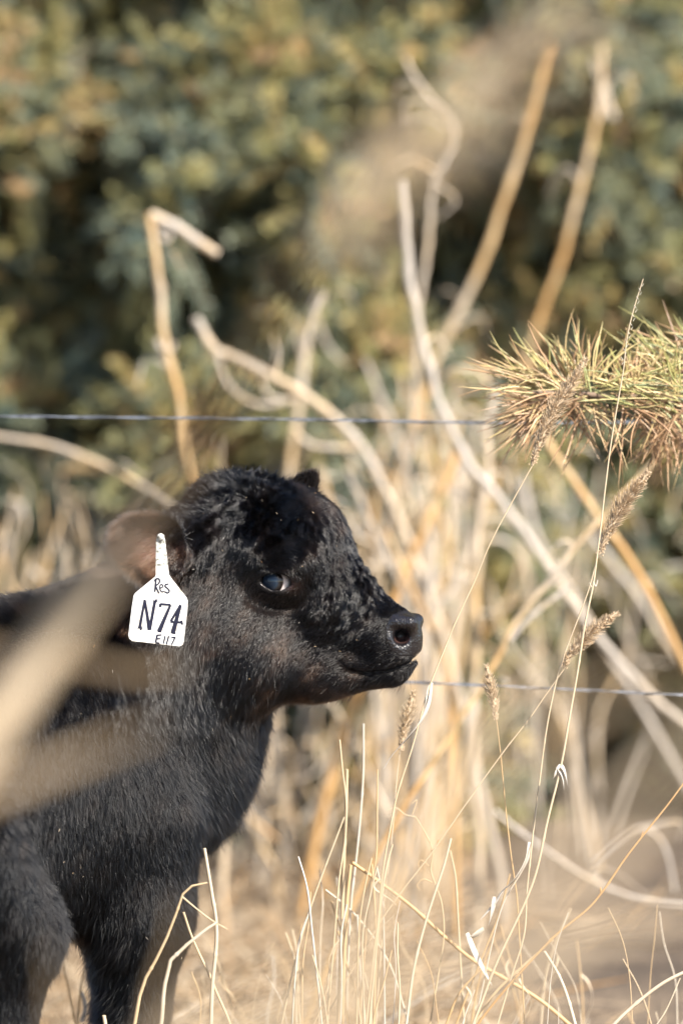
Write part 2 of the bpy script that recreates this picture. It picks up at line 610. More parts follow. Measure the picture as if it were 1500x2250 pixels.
stalk('crooked thin weed with drooping leaf wisps above the forked grey stem', [(890, 130), (930, 195), (995, 275), (985, 340), (955, 400), (940, 500), (925, 640), (915, 760)], 5.1, 0.006, 0.75, 'crooked_weed', 'weed', 3, r_top=0.003,
      extra=[([(985, 290), (940, 260), (880, 270)], 0.002, 0.001, 0.8, 'leaf_wisp'), ([(960, 380), (900, 350), (850, 380)], 0.003, 0.001, 0.5, 'leaf_wisp'), ([(955, 400), (1000, 440), (960, 480)], 0.002, 0.001, 0.8, 'leaf_wisp')])
stalk('long grey dead stem crossing diagonally from mid air to the ground', [(875, 395), (892, 540), (915, 690), (950, 850), (1010, 980), (1090, 1090), (1190, 1230), (1290, 1370), (1420, 1520), (1520, 1600)], 4.85, 0.0076, 0.97, 'grey_stalk', 'dead stem', 3, r_top=0.006)
stalk('upright pale stem standing below the pine bough', [(1090, 850), (1072, 960), (1055, 1150), (1047, 1350), (1040, 1550), (1045, 1720)], 4.9, 0.0085, 0.62, 'upright_stalk', 'dead stem', 4)
stalk('bare pale switch arching in low behind the calf\'s back', [(-60, 950), (0, 960), (110, 978), (210, 1015), (320, 1070), (400, 1130)], 5.0, 0.0055, 0.7, 'arching_switch', 'branch', 3)
stalk('upright bleached cane between the calf\'s poll and the slanting knobbly branch', [(700, 640), (675, 700), (668, 800), (655, 920), (635, 1060), (620, 1200)], 5.3, 0.0085, 0.7, 'bleached_cane', 'cane', 3, r_top=0.005,
      extra=[([(690, 690), (720, 760), (755, 800)], 0.0025, 0.002, 0.8, 'twig'), ([(668, 800), (650, 730), (640, 690)], 0.0025, 0.001, 0.8, 'twig')])
stalk('orange cane crossing below the pine bough', [(1150, 880), (1215, 990), (1290, 1110), (1350, 1190), (1420, 1300)], 4.75, 0.0075, 0.15, 'orange_cane', 'cane', 2)
stalk('flattened tan blade crossing the orange cane under the pine bough', [(1460, 985), (1380, 1065), (1300, 1160), (1220, 1265), (1140, 1370), (1060, 1490), (980, 1610), (900, 1740)], 4.5, 0.0058, 0.35, 'tan_reed', 'reed', 2,
      extra=[([(1255, 1285), (1215, 1315), (1165, 1355), (1120, 1405)], 0.006, 0.008, 0.93, 'pale_sheath', 0.4)])
stalk('thick orange cane leaning among the crowded pale stems', [(1010, 960), (985, 1050), (945, 1140), (900, 1230), (860, 1320)], 5.0, 0.009, 0.05, 'orange_cane', 'cane', 3)
stalk('curved grey stem sagging beneath the pine bough', [(1150, 1040), (1165, 1130), (1200, 1210), (1260, 1310), (1330, 1430), (1390, 1520)], 5.2, 0.007, 0.95, 'curved_stalk', 'dead stem', 3)
stalk('dark grey stem low against the spruce shade', [(1290, 1170), (1380, 1280), (1450, 1390), (1530, 1490)], 5.6, 0.008, 0.9, 'shaded_stalk', 'dead stem', 3)
stalk('grey fallen stem lying across the dark ground', [(1080, 1780), (1170, 1850), (1290, 1930), (1400, 1975), (1520, 1990)], 4.6, 0.0042, 0.95, 'fallen_stalk', 'dead stem', 2, grow=False)
stalk('bent grey stem hooked over the shadowed ground', [(1480, 1960), (1450, 1850), (1400, 1820), (1350, 1850), (1300, 1900)], 4.7, 0.0035, 0.9, 'hooked_stalk', 'dead stem', 2, grow=False)

# dense thicket of weeds (one plant with many stems)
def thicket(label, cx, Y, px0, px1, pyt0, pyt1, nst, seed, wmu, tmu, cat='weed clump', name='weed_clump', base_py=1650, lean=90, leaves=14):
    r = random.Random(seed)
    wmu *= far(Y) / Y * 0.75
    Y = far(Y)
    b = W(cx, 1700, Y); b[2] = 0
    t = thing(name, label, cat, b)
    for i in range(nst):
        x = r.uniform(px0, px1)
        top = r.uniform(pyt0, pyt1)
        Yi = Y + r.uniform(-0.45, 0.55)
        xb = cx + (x - cx) * r.uniform(0.2, 0.7) + r.uniform(-60, 60)
        l = r.uniform(-lean, lean)
        pts = [(x + l, top), (x + l * .5 + r.uniform(-25, 25), top + (base_py - top) * 0.3), (0.5 * (x + xb) + r.uniform(-30, 30), top + (base_py - top) * 0.6), (xb, base_py)]
        P = down(path(pts, Yi, 20))
        ra = r.uniform(0.5, 1.3) * wmu
        v, f, tn = stem_mesh(P, ra * 0.6, ra, 7, min(1, max(0, r.gauss(tmu, 0.25))), 3, rough=0.04)
        mesh_obj('stem', v, f, M['stalk'], t, tn)
    for i in range(leaves):
        x = r.uniform(px0 - 40, px1 + 40); y = r.uniform(pyt0 + 60, base_py - 150)
        Yi = Y + r.uniform(-0.3, 0.3)
        a = r.uniform(0, 6.28); s = r.uniform(50, 130)
        c = r.choice((-1, 1)) * r.uniform(0.5, 1.6)
        pts = [(x + s * math.cos(a + c * k) * k, y + s * math.sin(a + c * k) * k + 20 * k * k) for k in (0, .4, .8, 1.2)]
        P = path(pts, Yi, 16)
        v, f, tn = stem_mesh(P, r.uniform(.002, .0055), 0.001, 6, min(1, max(0, r.gauss(0.7, 0.2))), 0, 0.25)
        mesh_obj('dead_leaf', v, f, M['stalk'], t, tn)
    return t


thicket('crowded clump of pale and orange dead weed stems beyond the calf\'s face', 900, 5.15, 780, 1050, 760, 1250, 30, 3, 0.0066, 0.58, leaves=80, lean=170)
thicket('loose scatter of thin grey weed stems against the shade beneath the pine bough', 1260, 5.5, 1040, 1500, 950, 1400, 16, 4, 0.0042, 0.75, leaves=22, base_py=1750, lean=160)
thicket('blurred tuft of dead weeds behind the calf\'s back', 120, 5.5, -60, 300, 1010, 1250, 22, 5, 0.0055, 0.6, leaves=22, base_py=1600, lean=110)
thicket('low tuft of bleached weeds behind the calf\'s poll', 560, 5.7, 420, 780, 930, 1250, 16, 6, 0.0048, 0.6, leaves=20, base_py=1650, lean=100)
thicket('low bank of tangled orange brown weeds behind the calf\'s chest and jaw', 720, 5.2, 520, 1000, 1540, 1800, 26, 8, 0.0045, 0.45, leaves=46, base_py=2000, lean=170)

# ------------------------------------------------------------------ fence wires
def wire(name, label, pts, Y, r=0.0013):
    c = catmull(np.array([W(p[0], p[1], Y) for p in pts]), 160)
    d = norm(c[-1] - c[0])
    ext0 = c[0] - d * np.linspace(2.2, 0.02, 60)[:, None]
    ext1 = c[-1] + d * np.linspace(0.02, 2.2, 60)[:, None]
    c = np.vstack([ext0, c, ext1])
    s = np.concatenate([[0], np.cumsum(np.linalg.norm(np.diff(c, axis=0), axis=1))])
    ss = np.arange(0, s[-1], 0.006)
    c = np.stack([np.interp(ss, s, c[:, k]) for k in range(3)], -1)
    t = thing(name, label, 'fence wire', c[0])
    for ph in (0, math.pi):
        a = ss * 2 * math.pi / 0.13 + ph
        P = c + np.stack([0 * a, np.cos(a), np.sin(a)], -1) * r * 0.95
        v, f, tn = tubes(P, np.full(len(P), r), 6, ref=(0, 0, 1))
        mesh_obj('strand', v, f, M['wire'], t, tn)
    return t


wire('fence_wire', 'upper twisted steel fence wire running behind the pine bough', [(0, 915), (600, 921), (1100, 929), (1500, 926)], 4.36, 0.0010)
wire('fence_wire', 'lower twisted steel fence wire passing behind the calf\'s chin', [(0, 1462), (880, 1498), (1500, 1527)], 4.30, 0.0009)

# ------------------------------------------------------------------ the calf: one implicit surface, meshed
PHI = math.radians(-12)                                  # the head turns a little towards the viewer
HH = np.array([math.cos(PHI), math.sin(PHI), 0.0]); HL = np.array([-math.sin(PHI), math.cos(PHI), 0.0])
HC = W(600, 1300, 4.0)
TH = math.radians(50)                                    # the body points away from the viewer
BH = np.array([math.cos(TH), math.sin(TH), 0.0]); BL_ = np.array([-math.sin(TH), math.cos(TH), 0.0])
BO = np.array([W(300, 1600, 4.06)[0], 4.06, 0.0])
ZZ = np.array([0, 0, 1.0])


def on_plane(px, py, C, L, v):
    d = ray(px, py)
    t = ((C + L * v - CAM) @ L) / (d @ L)
    return CAM + d * t


def Hp(px, py, v=0.0):
    return on_plane(px, py, HC, HL, v)


def Bp(px, py, v=0.0):
    return on_plane(px, py, BO, BL_, v)


def Bl(u, v, z):
    return BO + BH * u + BL_ * v + ZZ * z


def smin(a, b, k):
    h = np.maximum(k - np.abs(a - b), 0) / k
    return np.minimum(a, b) - h * h * k * 0.25


def smax(a, b, k):
    return -smin(-a, -b, k)


def cone(P, a, b, r1, r2, s=1.0, L=None, C=None):
    """round cone a->b, radii r1,r2, squashed by s along lateral L (about the plane through C)"""
    if s != 1.0:
        def sq(X):
            vv = (X - C) @ L
            return X + np.multiply.outer(vv * (1 / s - 1), L)
        P, a, b = sq(P), sq(a), sq(b)
    ba = b - a
    l2 = ba @ ba
    t = np.clip(((P - a) @ ba) / l2, 0, 1)
    d = np.linalg.norm(P - a - t[..., None] * ba, axis=-1) - (r1 + (r2 - r1) * t)
    return d * (0.5 + 0.5 * s)


def ell(P, c, ax, rr):
    Q = (P - c) @ np.stack(ax).T
    k0 = np.linalg.norm(Q / rr, axis=-1)
    k1 = np.linalg.norm(Q / (np.asarray(rr) ** 2), axis=-1)
    return k0 * (k0 - 1) / np.maximum(k1, 1e-6)


HAX = (HH, HL, ZZ)
BAX = (BH, BL_, ZZ)


def px2(r):
    return r / 2000.0


def sdf_head0(P):
    H = lambda a, b, r1, r2, s: cone(P, Hp(*a), Hp(*b), px2(r1), px2(r2), s, HL, HC)
    d = ell(P, Hp(545, 1196), HAX, (px2(140), 0.060, px2(126)))                     # cranium
    d = smin(d, H((600, 1215), (730, 1325), 122, 92, 0.86), 0.03)                   # forehead to bridge
    d = smin(d, H((730, 1325), (846, 1404), 92, 67, 0.76), 0.02)                    # nose bridge
    d = smin(d, ell(P, Hp(655, 1195), HAX, (px2(112), 0.050, px2(112))), 0.03)      # full forehead
    d = smin(d, H((848, 1400), (862, 1402), 66, 58, 0.92), 0.02)                    # muzzle
    d = smin(d, H((862, 1402), (872, 1432), 54, 44, 0.95), 0.012)                   # nose pad and upper lip
    d = smin(d, H((858, 1468), (700, 1464), 42, 62, 0.84), 0.012)                   # lower jaw
    d = smin(d, H((700, 1452), (545, 1420), 70, 116, 0.74), 0.03)
    d = smin(d, ell(P, Hp(520, 1400, -0.004), HAX, (px2(128), 0.058, px2(135))), 0.035)   # cheek
    d = smin(d, ell(P, Hp(520, 1400, 0.004), HAX, (px2(128), 0.058, px2(135))), 0.035)
    d = smin(d, ell(P, Hp(505, 1104), HAX, (0.036, 0.026, 0.022)), 0.03)            # poll
    for sg in (-1, 1):
        d = smin(d, ell(P, Hp(606, 1222, sg * 0.043), HAX, (0.034, 0.016, 0.018)), 0.03)  # brow
    return d


# skin depth at a pixel, on the near side
def skin_v(px, py, f):
    vs = np.linspace(-0.11, 0.0, 441)
    pts = np.array([Hp(px, py, v) for v in vs])
    d = f(pts)
    i = np.argmax(d < 0)
    return vs[i]


EV = skin_v(608, 1278, sdf_head0)
EYE_R = 0.0172
EYE_C = Hp(606, 1277, EV + 0.0150)
EYE_C2 = EYE_C + HL * (-2 * ((EYE_C - HC) @ HL))
NV = skin_v(884, 1395, sdf_head0)


def uw(P, sg=-1):
    """coordinates in the head's own profile plane"""
    Q = P - HC
    return Q @ HH, Q @ ZZ, Q @ HL


def q2(px, py, v):
    Q = Hp(px, py, v) - HC
    return Q @ HH, Q @ ZZ


def seg2(u, w, pts):
    d = np.full(u.shape, 9.0)
    for (a, b) in zip(pts[:-1], pts[1:]):
        ax, az, bx, bz = a[0], a[1], b[0], b[1]
        l2 = (bx - ax) ** 2 + (bz - az) ** 2
        t = np.clip(((u - ax) * (bx - ax) + (w - az) * (bz - az)) / l2, 0, 1)
        d = np.minimum(d, np.hypot(u - ax - t * (bx - ax), w - az - t * (bz - az)))
    return d


EAR_C = W(326, 1207, 3.905)
EAR_N = norm(np.array([0.10, -0.93, 0.28]))              # the inner side looks at the viewer
EAR_U = norm(np.array([-0.97, -0.10, 0.03]) - EAR_N * (np.array([-0.97, -0.10, 0.03]) @ EAR_N))
EAR_W = np.cross(EAR_N, EAR_U)
EF_C = Hp(662, 1078, 0.075)
EF_N = norm(np.array([-0.35, -0.90, 0.15]))
EF_U = norm(np.array([0.60, 0.0, 0.80]) - EF_N * (np.array([0.60, 0.0, 0.80]) @ EF_N))
EF_W = np.cross(EF_N, EF_U)


def sdf_head(P):
    u, w_, v = uw(P)
    d = sdf_head0(P)
    eu, ew = q2(606, 1279, EV)
    # puffy lids and the bag under the eye
    for E in (EYE_C, EYE_C2):
        sg = 1 if E is EYE_C else -1
        e1 = ell(P, E + HL * (-sg) * 0.000, HAX, (0.0255, 0.0190, 0.0205))
        d = smin(d, e1, 0.010)
    du, dw = u - eu, w_ - ew
    # crease round the lower lid
    rr = np.hypot(du / 0.036, (dw + 0.002) / 0.0285)
    crease = np.abs(rr - 1) * 0.030
    low = np.clip((-dw + 0.004) / 0.012, 0, 1)
    d = d + 0.0028 * np.exp(-(crease / 0.0035) ** 2) * low * (np.abs(v) > 0.02)
    rr2 = np.hypot(du / 0.027, (dw - 0.001) / 0.0195)
    up = np.clip((dw - 0.004) / 0.006, 0, 1)
    d = d + 0.0020 * np.exp(-((np.abs(rr2 - 1) * 0.02) / 0.0018) ** 2) * up * (np.abs(v) > 0.02)
    # almond opening
    dw2 = dw - 0.0010 + 0.10 * du
    al = np.hypot(du / 0.0160, dw2 / np.where(dw2 > 0, 0.0090, 0.0088))
    alm = (al - 1) * 0.009
    hole = np.maximum(alm, -(d + 0.017))
    d = smax(d, np.where(np.abs(v) > 0.02, -hole, -1.0), 0.0035)
    for E in (EYE_C, EYE_C2):
        d = np.maximum(d, -(np.linalg.norm(P - E, axis=-1) - EYE_R * 1.0))
    # temple hollow, cheek line
    d = d + 0.0022 * np.exp(-((u - q2(492, 1250, -.05)[0]) ** 2 / 0.010 ** 2 + (w_ - q2(492, 1250, -.05)[1]) ** 2 / 0.03 ** 2))
    # nostrils
    for sg in (-1, 1):
        nv = sg * abs(NV)
        c0 = HC + HH * q2(886, 1400, NV)[0] + ZZ * q2(886, 1400, NV)[1] + HL * nv
        c1 = HC + HH * q2(866, 1384, NV)[0] + ZZ * q2(866, 1384, NV)[1] + HL * nv * 1.0
        ctop = HC + HH * q2(884, 1369, NV)[0] + ZZ * q2(884, 1369, NV)[1] + HL * nv * 0.90
        cbk = HC + HH * q2(905, 1395, NV)[0] + ZZ * q2(905, 1395, NV)[1] + HL * nv * 0.72
        d = smin(d, cone(P, c1 + ZZ * 0.008 - HL * sg * 0.004, ctop + HH * 0.008 - HL * sg * 0.004, 0.0045, 0.0065), 0.012)
        out = HL * sg
        hol = smin(cone(P, c0 + out * 0.006, c0 - out * 0.016 - HH * 0.006, 0.0105, 0.006), cone(P, c1 + out * 0.005, c0 + out * 0.004, 0.0048, 0.0085), 0.006)
        d = smax(d, -hol, 0.003)
    # mouth line
    ml = [q2(*p, -0.03) for p in ((742, 1452), (765, 1470), (800, 1480), (850, 1474), (885, 1462), (908, 1447), (935, 1430))]
    md = seg2(u, w_, ml)
    fade = np.clip((u - q2(735, 1452, -.03)[0]) / 0.02, 0, 1)
    d = smax(d, -np.maximum(md - 0.0028 * fade, -(d + 0.007)), 0.002)
    # upper lip overhang
    lp = [q2(*p, -0.03) for p in ((770, 1455), (805, 1463), (850, 1458), (885, 1446))]
    d = d - 0.0022 * np.exp(-(seg2(u, w_, lp) / 0.007) ** 2)
    # wrinkles of the cheek above the mouth
    for k, (a, b) in enumerate((((670, 1425), (750, 1415)), ((690, 1440), (770, 1432)), ((655, 1408), (740, 1396)))):
        d = d + 0.0009 * np.exp(-(seg2(u, w_, [q2(*a, -.045), q2(*b, -.045)]) / 0.0016) ** 2)
    # near ear: a cupped leaf on a gristly root
    d = smin(d, cone(P, Hp(450, 1195, -0.045), Hp(400, 1200, -0.070), 0.026, 0.022), 0.025)
    Q = (P - EAR_C) @ np.stack((EAR_U, EAR_W, EAR_N)).T
    cup = 6.5 * Q[..., 1] ** 2 + 2.0 * Q[..., 0] ** 2 - 0.006
    sh = (np.abs(Q[..., 0] / 0.0405) ** 2.3 + np.abs((Q[..., 1] + 0.25 * np.maximum(Q[..., 0], 0)) / (0.036 + 0.16 * np.clip(-Q[..., 0], -0.03, 0.03))) ** 2.3) ** (1 / 2.3)
    ear = np.maximum(np.abs(Q[..., 2] - cup) - 0.0032, (sh - 1) * 0.030)
    d = smin(d, ear, 0.008)
    d = smin(d, cone(P, Hp(408, 1222, -0.070), EAR_C - EAR_U * 0.028 - EAR_N * 0.003, 0.013, 0.006), 0.012)
    # far ear
    Q = (P - EF_C) @ np.stack((EF_U, EF_W, EF_N)).T
    cup = 5 * Q[..., 1] ** 2 - 0.003
    sh = np.hypot(Q[..., 0] / 0.027, Q[..., 1] / (0.018 - 0.25 * np.clip(Q[..., 0], -0.02, 0.02)))
    ear = np.maximum(np.abs(Q[..., 2] - cup) - 0.004, (sh - 1) * 0.02)
    d = smin(d, ear, 0.008)
    d = smin(d, cone(P, Hp(585, 1130, 0.05), EF_C - EF_U * 0.022, 0.018, 0.008), 0.015)
    return d


def sdf_body(P):
    B = lambda a, b, r1, r2, s=1.0: cone(P, a, b, r1, r2, s, BL_, BO)
    d = B(Bl(-0.05, 0, .545), Bl(-.46, 0, .495), .155, .170, .68)                    # ribs and loin
    d = smin(d, B(Bl(.0, 0, .655), Bl(-.5, 0, .605), .045, .05), .05)                # back line
    d = smin(d, B(Bp(305, 1720, 0), Bl(-.1, 0, .485), .090, .135, .85), .05)           # brisket
    d = smin(d, B(Bl(-.46, 0, .51), Bl(-.60, 0, .49), .15, .11, .85), .05)           # rump
    for sg in (-1, 1):
        d = smin(d, ell(P, Bl(-.015, sg * .078, .555), BAX, (.085, .040, .14)), .04)   # shoulder
        d = smin(d, ell(P, Bl(-.06, sg * .080, .600), BAX, (.035, .030, .055)), .02)
        d = smin(d, ell(P, Bl(-.47, sg * .085, .46), BAX, (.13, .050, .16)), .05)      # thigh
        d = smin(d, cone(P, Bl(-.40, sg * .10, .46), Bl(-.315, sg * .105, .37), .085, .058), .04)   # stifle
        d = smin(d, cone(P, Bl(-.315, sg * .105, .37), Bl(-.325, sg * .105, .24), .056, .034), .03)
        d = smin(d, cone(P, Bl(-.325, sg * .105, .24), Bl(-.335, sg * .10, .10), .034, .024), .02)
        d = smin(d, cone(P, Bl(-.335, sg * .10, .10), Bl(-.32, sg * .10, .03), .023, .030), .015)
    # forelegs
    def fore(a, b, c, k):
        nonlocal d
        d = smin(d, cone(P, a, b, .066, .050), .04)
        d = smin(d, cone(P, b, c, .050, k), .03)
        f1 = c + np.array([0.002, 0.002, 0]); f1[2] = 0.09
        d = smin(d, cone(P, c, f1, k * 0.92, .021), .015)
        f2 = f1 + BH * 0.02; f2[2] = 0.03
        d = smin(d, cone(P, f1, f2, .022, .030), .012)
    fore(Bp(300, 1800, -.070), Bp(298, 2010, -.072), Bp(296, 2235, -.068), .034)
    fore(Bp(318, 1830, .060), Bp(318, 2010, .062), Bp(305, 2215, .064), .034)
    d = smin(d, cone(P, Bl(-.10, 0, .435), Bl(-.36, 0, .41), .09, .075), .04)          # belly
    return d


def sdf_neck(P):
    a = Hp(470, 1330, 0.0); b = Bp(285, 1590, 0.0)
    L = norm(HL + BL_)
    d = cone(P, a, b, .098, .135, .72, L, (a + b) / 2)
    d = smin(d, cone(P, Hp(470, 1440, 0), Bp(345, 1650, 0), .056, .078, .8, L, a), .04)
    d = smin(d, cone(P, Hp(440, 1240, 0), Bl(0.02, 0, .665), .05, .05), .04)
    return d


def sdf_all(P, head=True):
    d = smin(sdf_body(P), sdf_neck(P), 0.05)
    if head:
        d = smin(d, sdf_head(P), 0.022)
    return d


def axis(lo, a, b, hi, fine, coarse):
    l = np.arange(a, lo, -coarse)[::-1]
    m = np.arange(a + fine, b, fine)
    r = np.arange(b, hi, coarse)
    return np.concatenate([l, m, r])


gx_ = axis(-0.80, -0.27, 0.10, 0.14, 0.0022, 0.009)
gy_ = axis(3.38, 3.86, 4.11, 4.26, 0.0022, 0.009)
gz_ = axis(-0.02, 0.565, 0.835, 0.86, 0.0022, 0.009)
nx, ny, nz = len(gx_), len(gy_), len(gz_)
D = np.empty((nx, ny, nz), np.float32)
for i0 in range(0, nx, 24):
    i1 = min(nx, i0 + 24)
    P = np.stack(np.meshgrid(gx_[i0:i1], gy_, gz_, indexing='ij'), -1)
    D[i0:i1] = sdf_all(P, head=False)
# the head only where it can matter
ix = np.searchsorted(gx_, [-0.30, 0.13]); iy = np.searchsorted(gy_, [3.82, 4.14]); iz = np.searchsorted(gz_, [0.53, 0.86])
for i0 in range(ix[0], ix[1], 16):
    i1 = min(ix[1], i0 + 16)
    P = np.stack(np.meshgrid(gx_[i0:i1], gy_[iy[0]:iy[1]], gz_[iz[0]:iz[1]], indexing='ij'), -1)
    s = D[i0:i1, iy[0]:iy[1], iz[0]:iz[1]]
    D[i0:i1, iy[0]:iy[1], iz[0]:iz[1]] = smin(s, sdf_head(P), 0.022)
# hooves flat on the ground
D = np.maximum(D, (0.0 - gz_)[None, None, :].astype(np.float32))


def surface_nets(D, gx, gy, gz):
    S = D < 0
    nx, ny, nz = D.shape
    c = S[:-1, :-1, :-1].astype(np.int8)
    cnt = np.zeros((nx - 1, ny - 1, nz - 1), np.int8)
    for a in (0, 1):
        for b in (0, 1):
            for e in (0, 1):
                cnt += S[a:nx - 1 + a, b:ny - 1 + b, e:nz - 1 + e]
    act = (cnt > 0) & (cnt < 8)
    ci = np.argwhere(act)
    idx = np.full(act.shape, -1, np.int32)
    idx[act] = np.arange(len(ci))
    acc = np.zeros((len(ci), 3)); num = np.zeros(len(ci))
    corners = [(a, b, e) for a in (0, 1) for b in (0, 1) for e in (0, 1)]
    for A in corners:
        for k in range(3):
            if A[k] == 0:
                B = list(A); B[k] = 1
                pa = ci + A; pb = ci + B
                da = D[pa[:, 0], pa[:, 1], pa[:, 2]].astype(float); db = D[pb[:, 0], pb[:, 1], pb[:, 2]].astype(float)
                m = (da < 0) != (db < 0)
                t = np.where(m, da / np.where(m, da - db, 1), 0)
                xa = np.stack([gx[pa[:, 0]], gy[pa[:, 1]], gz[pa[:, 2]]], -1)
                xb = np.stack([gx[pb[:, 0]], gy[pb[:, 1]], gz[pb[:, 2]]], -1)
                acc += np.where(m[:, None], xa + (xb - xa) * t[:, None], 0)
                num += m
    V = acc / num[:, None]
    Fs = []
    # x edges
    for k in range(3):
        sl0 = [slice(1, -1)] * 3; sl1 = [slice(1, -1)] * 3
        sl0[k] = slice(0, -1); sl1[k] = slice(1, None)
        a = S[tuple(sl0)]; b = S[tuple(sl1)]
        e = np.argwhere(a != b)
        fl = a[a != b]
        off = np.array([1, 1, 1]); off[k] = 0
        g = e + off
        o1, o2 = [(1, 2), (2, 0), (0, 1)][k]
        def cell(d1, d2):
            q = g.copy(); q[:, o1] -= d1; q[:, o2] -= d2
            return idx[q[:, 0], q[:, 1], q[:, 2]]
        q = np.stack([cell(1, 1), cell(0, 1), cell(0, 0), cell(1, 0)], -1)
        q[~fl] = q[~fl][:, ::-1]
        Fs.append(q)
    F = np.concatenate(Fs)
    F = F[(F >= 0).all(1)]
    return V, F


CV, CF = surface_nets(D, gx_, gy_, gz_)
del D
# keep the biggest closed shell only through its normals; relax a little
def relax(V, F, it=2, lam=0.5):
    e = np.concatenate([F[:, [0, 1]], F[:, [1, 2]], F[:, [2, 3]], F[:, [3, 0]]])
    for _ in range(it):
        acc = np.zeros_like(V); n = np.zeros(len(V))
        for k in range(3):
            acc[:, k] = np.bincount(e[:, 0], V[e[:, 1], k], len(V)) + np.bincount(e[:, 1], V[e[:, 0], k], len(V))
        n = np.bincount(e[:, 0], minlength=len(V)) + np.bincount(e[:, 1], minlength=len(V))
        V = V * (1 - lam) + lam * acc / n[:, None]
    return V


CV = relax(CV, CF, 2, 0.4)


def vnormals(V, F):
    n = np.cross(V[F[:, 2]] - V[F[:, 0]], V[F[:, 3]] - V[F[:, 1]])
    out = np.zeros_like(V)
    for k in range(4):
        for j in range(3):
            out[:, j] += np.bincount(F[:, k], n[:, j], len(V))
    return norm(out), np.linalg.norm(n, axis=1) * 0.5


CN, CA = vnormals(CV, CF)


def body_mat():
    m, nt, out = new_mat('black_hide')
    N, L = nt.nodes, nt.links
    at = N.new('ShaderNodeAttribute'); at.attribute_name = 'bare'
    pk = N.new('ShaderNodeAttribute'); pk.attribute_name = 'pink'
    tc = N.new('ShaderNodeTexCoord')
    p = N.new('ShaderNodeBsdfPrincipled')
    vo = N.new('ShaderNodeTexVoronoi'); vo.inputs['Scale'].default_value = 420
    L.new(tc.outputs['Object'], vo.inputs['Vector'])
    nz = N.new('ShaderNodeTexNoise'); nz.inputs['Scale'].default_value = 150; nz.inputs['Detail'].default_value = 5
    L.new(tc.outputs['Object'], nz.inputs['Vector'])
    mixc = N.new('ShaderNodeMix'); mixc.data_type = 'RGBA'
    mixc.inputs['A'].default_value = (0.006, 0.005, 0.005, 1)
    mixc.inputs['B'].default_value = (0.009, 0.0075, 0.0085, 1)
    L.new(at.outputs['Fac'], mixc.inputs['Factor'])
    mp = N.new('ShaderNodeMix'); mp.data_type = 'RGBA'
    L.new(mixc.outputs['Result'], mp.inputs['A'])
    mp.inputs['B'].default_value = (0.16, 0.075, 0.062, 1)
    L.new(pk.outputs['Fac'], mp.inputs['Factor'])
    L.new(mp.outputs['Result'], p.inputs['Base Color'])
    mr = N.new('ShaderNodeMapRange')
    L.new(at.outputs['Fac'], mr.inputs['Value'])
    mr.inputs['To Min'].default_value = 0.95; mr.inputs['To Max'].default_value = 0.30
    L.new(mr.outputs[0], p.inputs['Roughness'])
    ms = N.new('ShaderNodeMath'); ms.operation = 'MULTIPLY_ADD'; ms.inputs[1].default_value = 0.2; ms.inputs[2].default_value = 0.08
    L.new(at.outputs['Fac'], ms.inputs[0]); L.new(ms.outputs[0], p.inputs['Specular IOR Level'])
    mc = N.new('ShaderNodeMath'); mc.operation = 'MULTIPLY'; mc.inputs[1].default_value = 0.55
    L.new(at.outputs['Fac'], mc.inputs[0]); L.new(mc.outputs[0], p.inputs['Coat Weight'])
    p.inputs['Coat Roughness'].default_value = 0.11
    b1 = N.new('ShaderNodeBump'); b1.inputs['Distance'].default_value = 0.0007; b1.inputs['Strength'].default_value = 0.75
    L.new(vo.outputs['Distance'], b1.inputs['Height'])
    b2 = N.new('ShaderNodeBump'); b2.inputs['Distance'].default_value = 0.0006; b2.inputs['Strength'].default_value = 0.5
    L.new(nz.outputs['Fac'], b2.inputs['Height']); L.new(b1.outputs[0], b2.inputs['Normal'])
    L.new(b2.outputs[0], p.inputs['Normal']); L.new(b2.outputs[0], p.inputs['Coat Normal'])
    L.new(p.outputs[0], out.inputs['Surface'])
    return m


CPX, CPY = topx(CV)


def inpoly(x, y, poly):
    c = np.zeros(x.shape, bool)
    j = len(poly) - 1
    for i in range(len(poly)):
        xi, yi = poly[i]; xj, yj = poly[j]
        c ^= ((yi > y) != (yj > y)) & (x < (xj - xi) * (y - yi) / (yj - yi + 1e-12) + xi)
        j = i
    return c


NOSE = [(862, 1350), (850, 1372), (848, 1400), (862, 1428), (880, 1440), (905, 1440), (960, 1438), (960, 1330), (900, 1335)]


def bare_mask(x, y, P):
    """0..1 how hairless the skin is: nose pad, lip edge, lid rims"""
    u, w_, v = uw(P)
    head = u > -0.3
    b = inpoly(x, y, NOSE).astype(float)
    ml = [q2(*p, -0.03) for p in ((800, 1480), (850, 1474), (885, 1462), (908, 1447), (935, 1430))]
    b = np.maximum(b, 0.7 * np.clip(1.4 - seg2(u, w_, ml) / 0.0028, 0, 1))
    eu, ew = q2(606, 1279, EV)
    al = np.hypot((u - eu) / 0.0195, (w_ - ew) / 0.0122)
    b = np.maximum(b, 0.42 * np.clip((1.12 - al) / 0.1, 0, 1) * (np.abs(v) > 0.02))
    return b


bare = bare_mask(CPX, CPY, CV)
nostr_c = Hp(882, 1404, NV + 0.010)
pink = np.clip(1.15 - np.linalg.norm((CV - nostr_c) / np.array([0.009, 0.012, 0.0045]), axis=1), 0, 1)
u_, w_, v_ = uw(CV)
innr = (CV - EAR_C) @ np.stack((EAR_U, EAR_W, EAR_N)).T
pink = np.maximum(pink, 1.0 * np.clip(1.25 - np.hypot(innr[:, 0] / 0.032, innr[:, 1] / 0.028), 0, 1) * (innr[:, 2] > -0.02) * (innr[:, 2] < 0.03))
eu, ew = q2(606, 1279, EV)
pink = np.maximum(pink, 0.16 * np.exp(-(((u_ - eu - 0.020) / 0.008) ** 2 + ((w_ - ew + 0.002) / 0.010) ** 2)) * (v_ < -0.02))

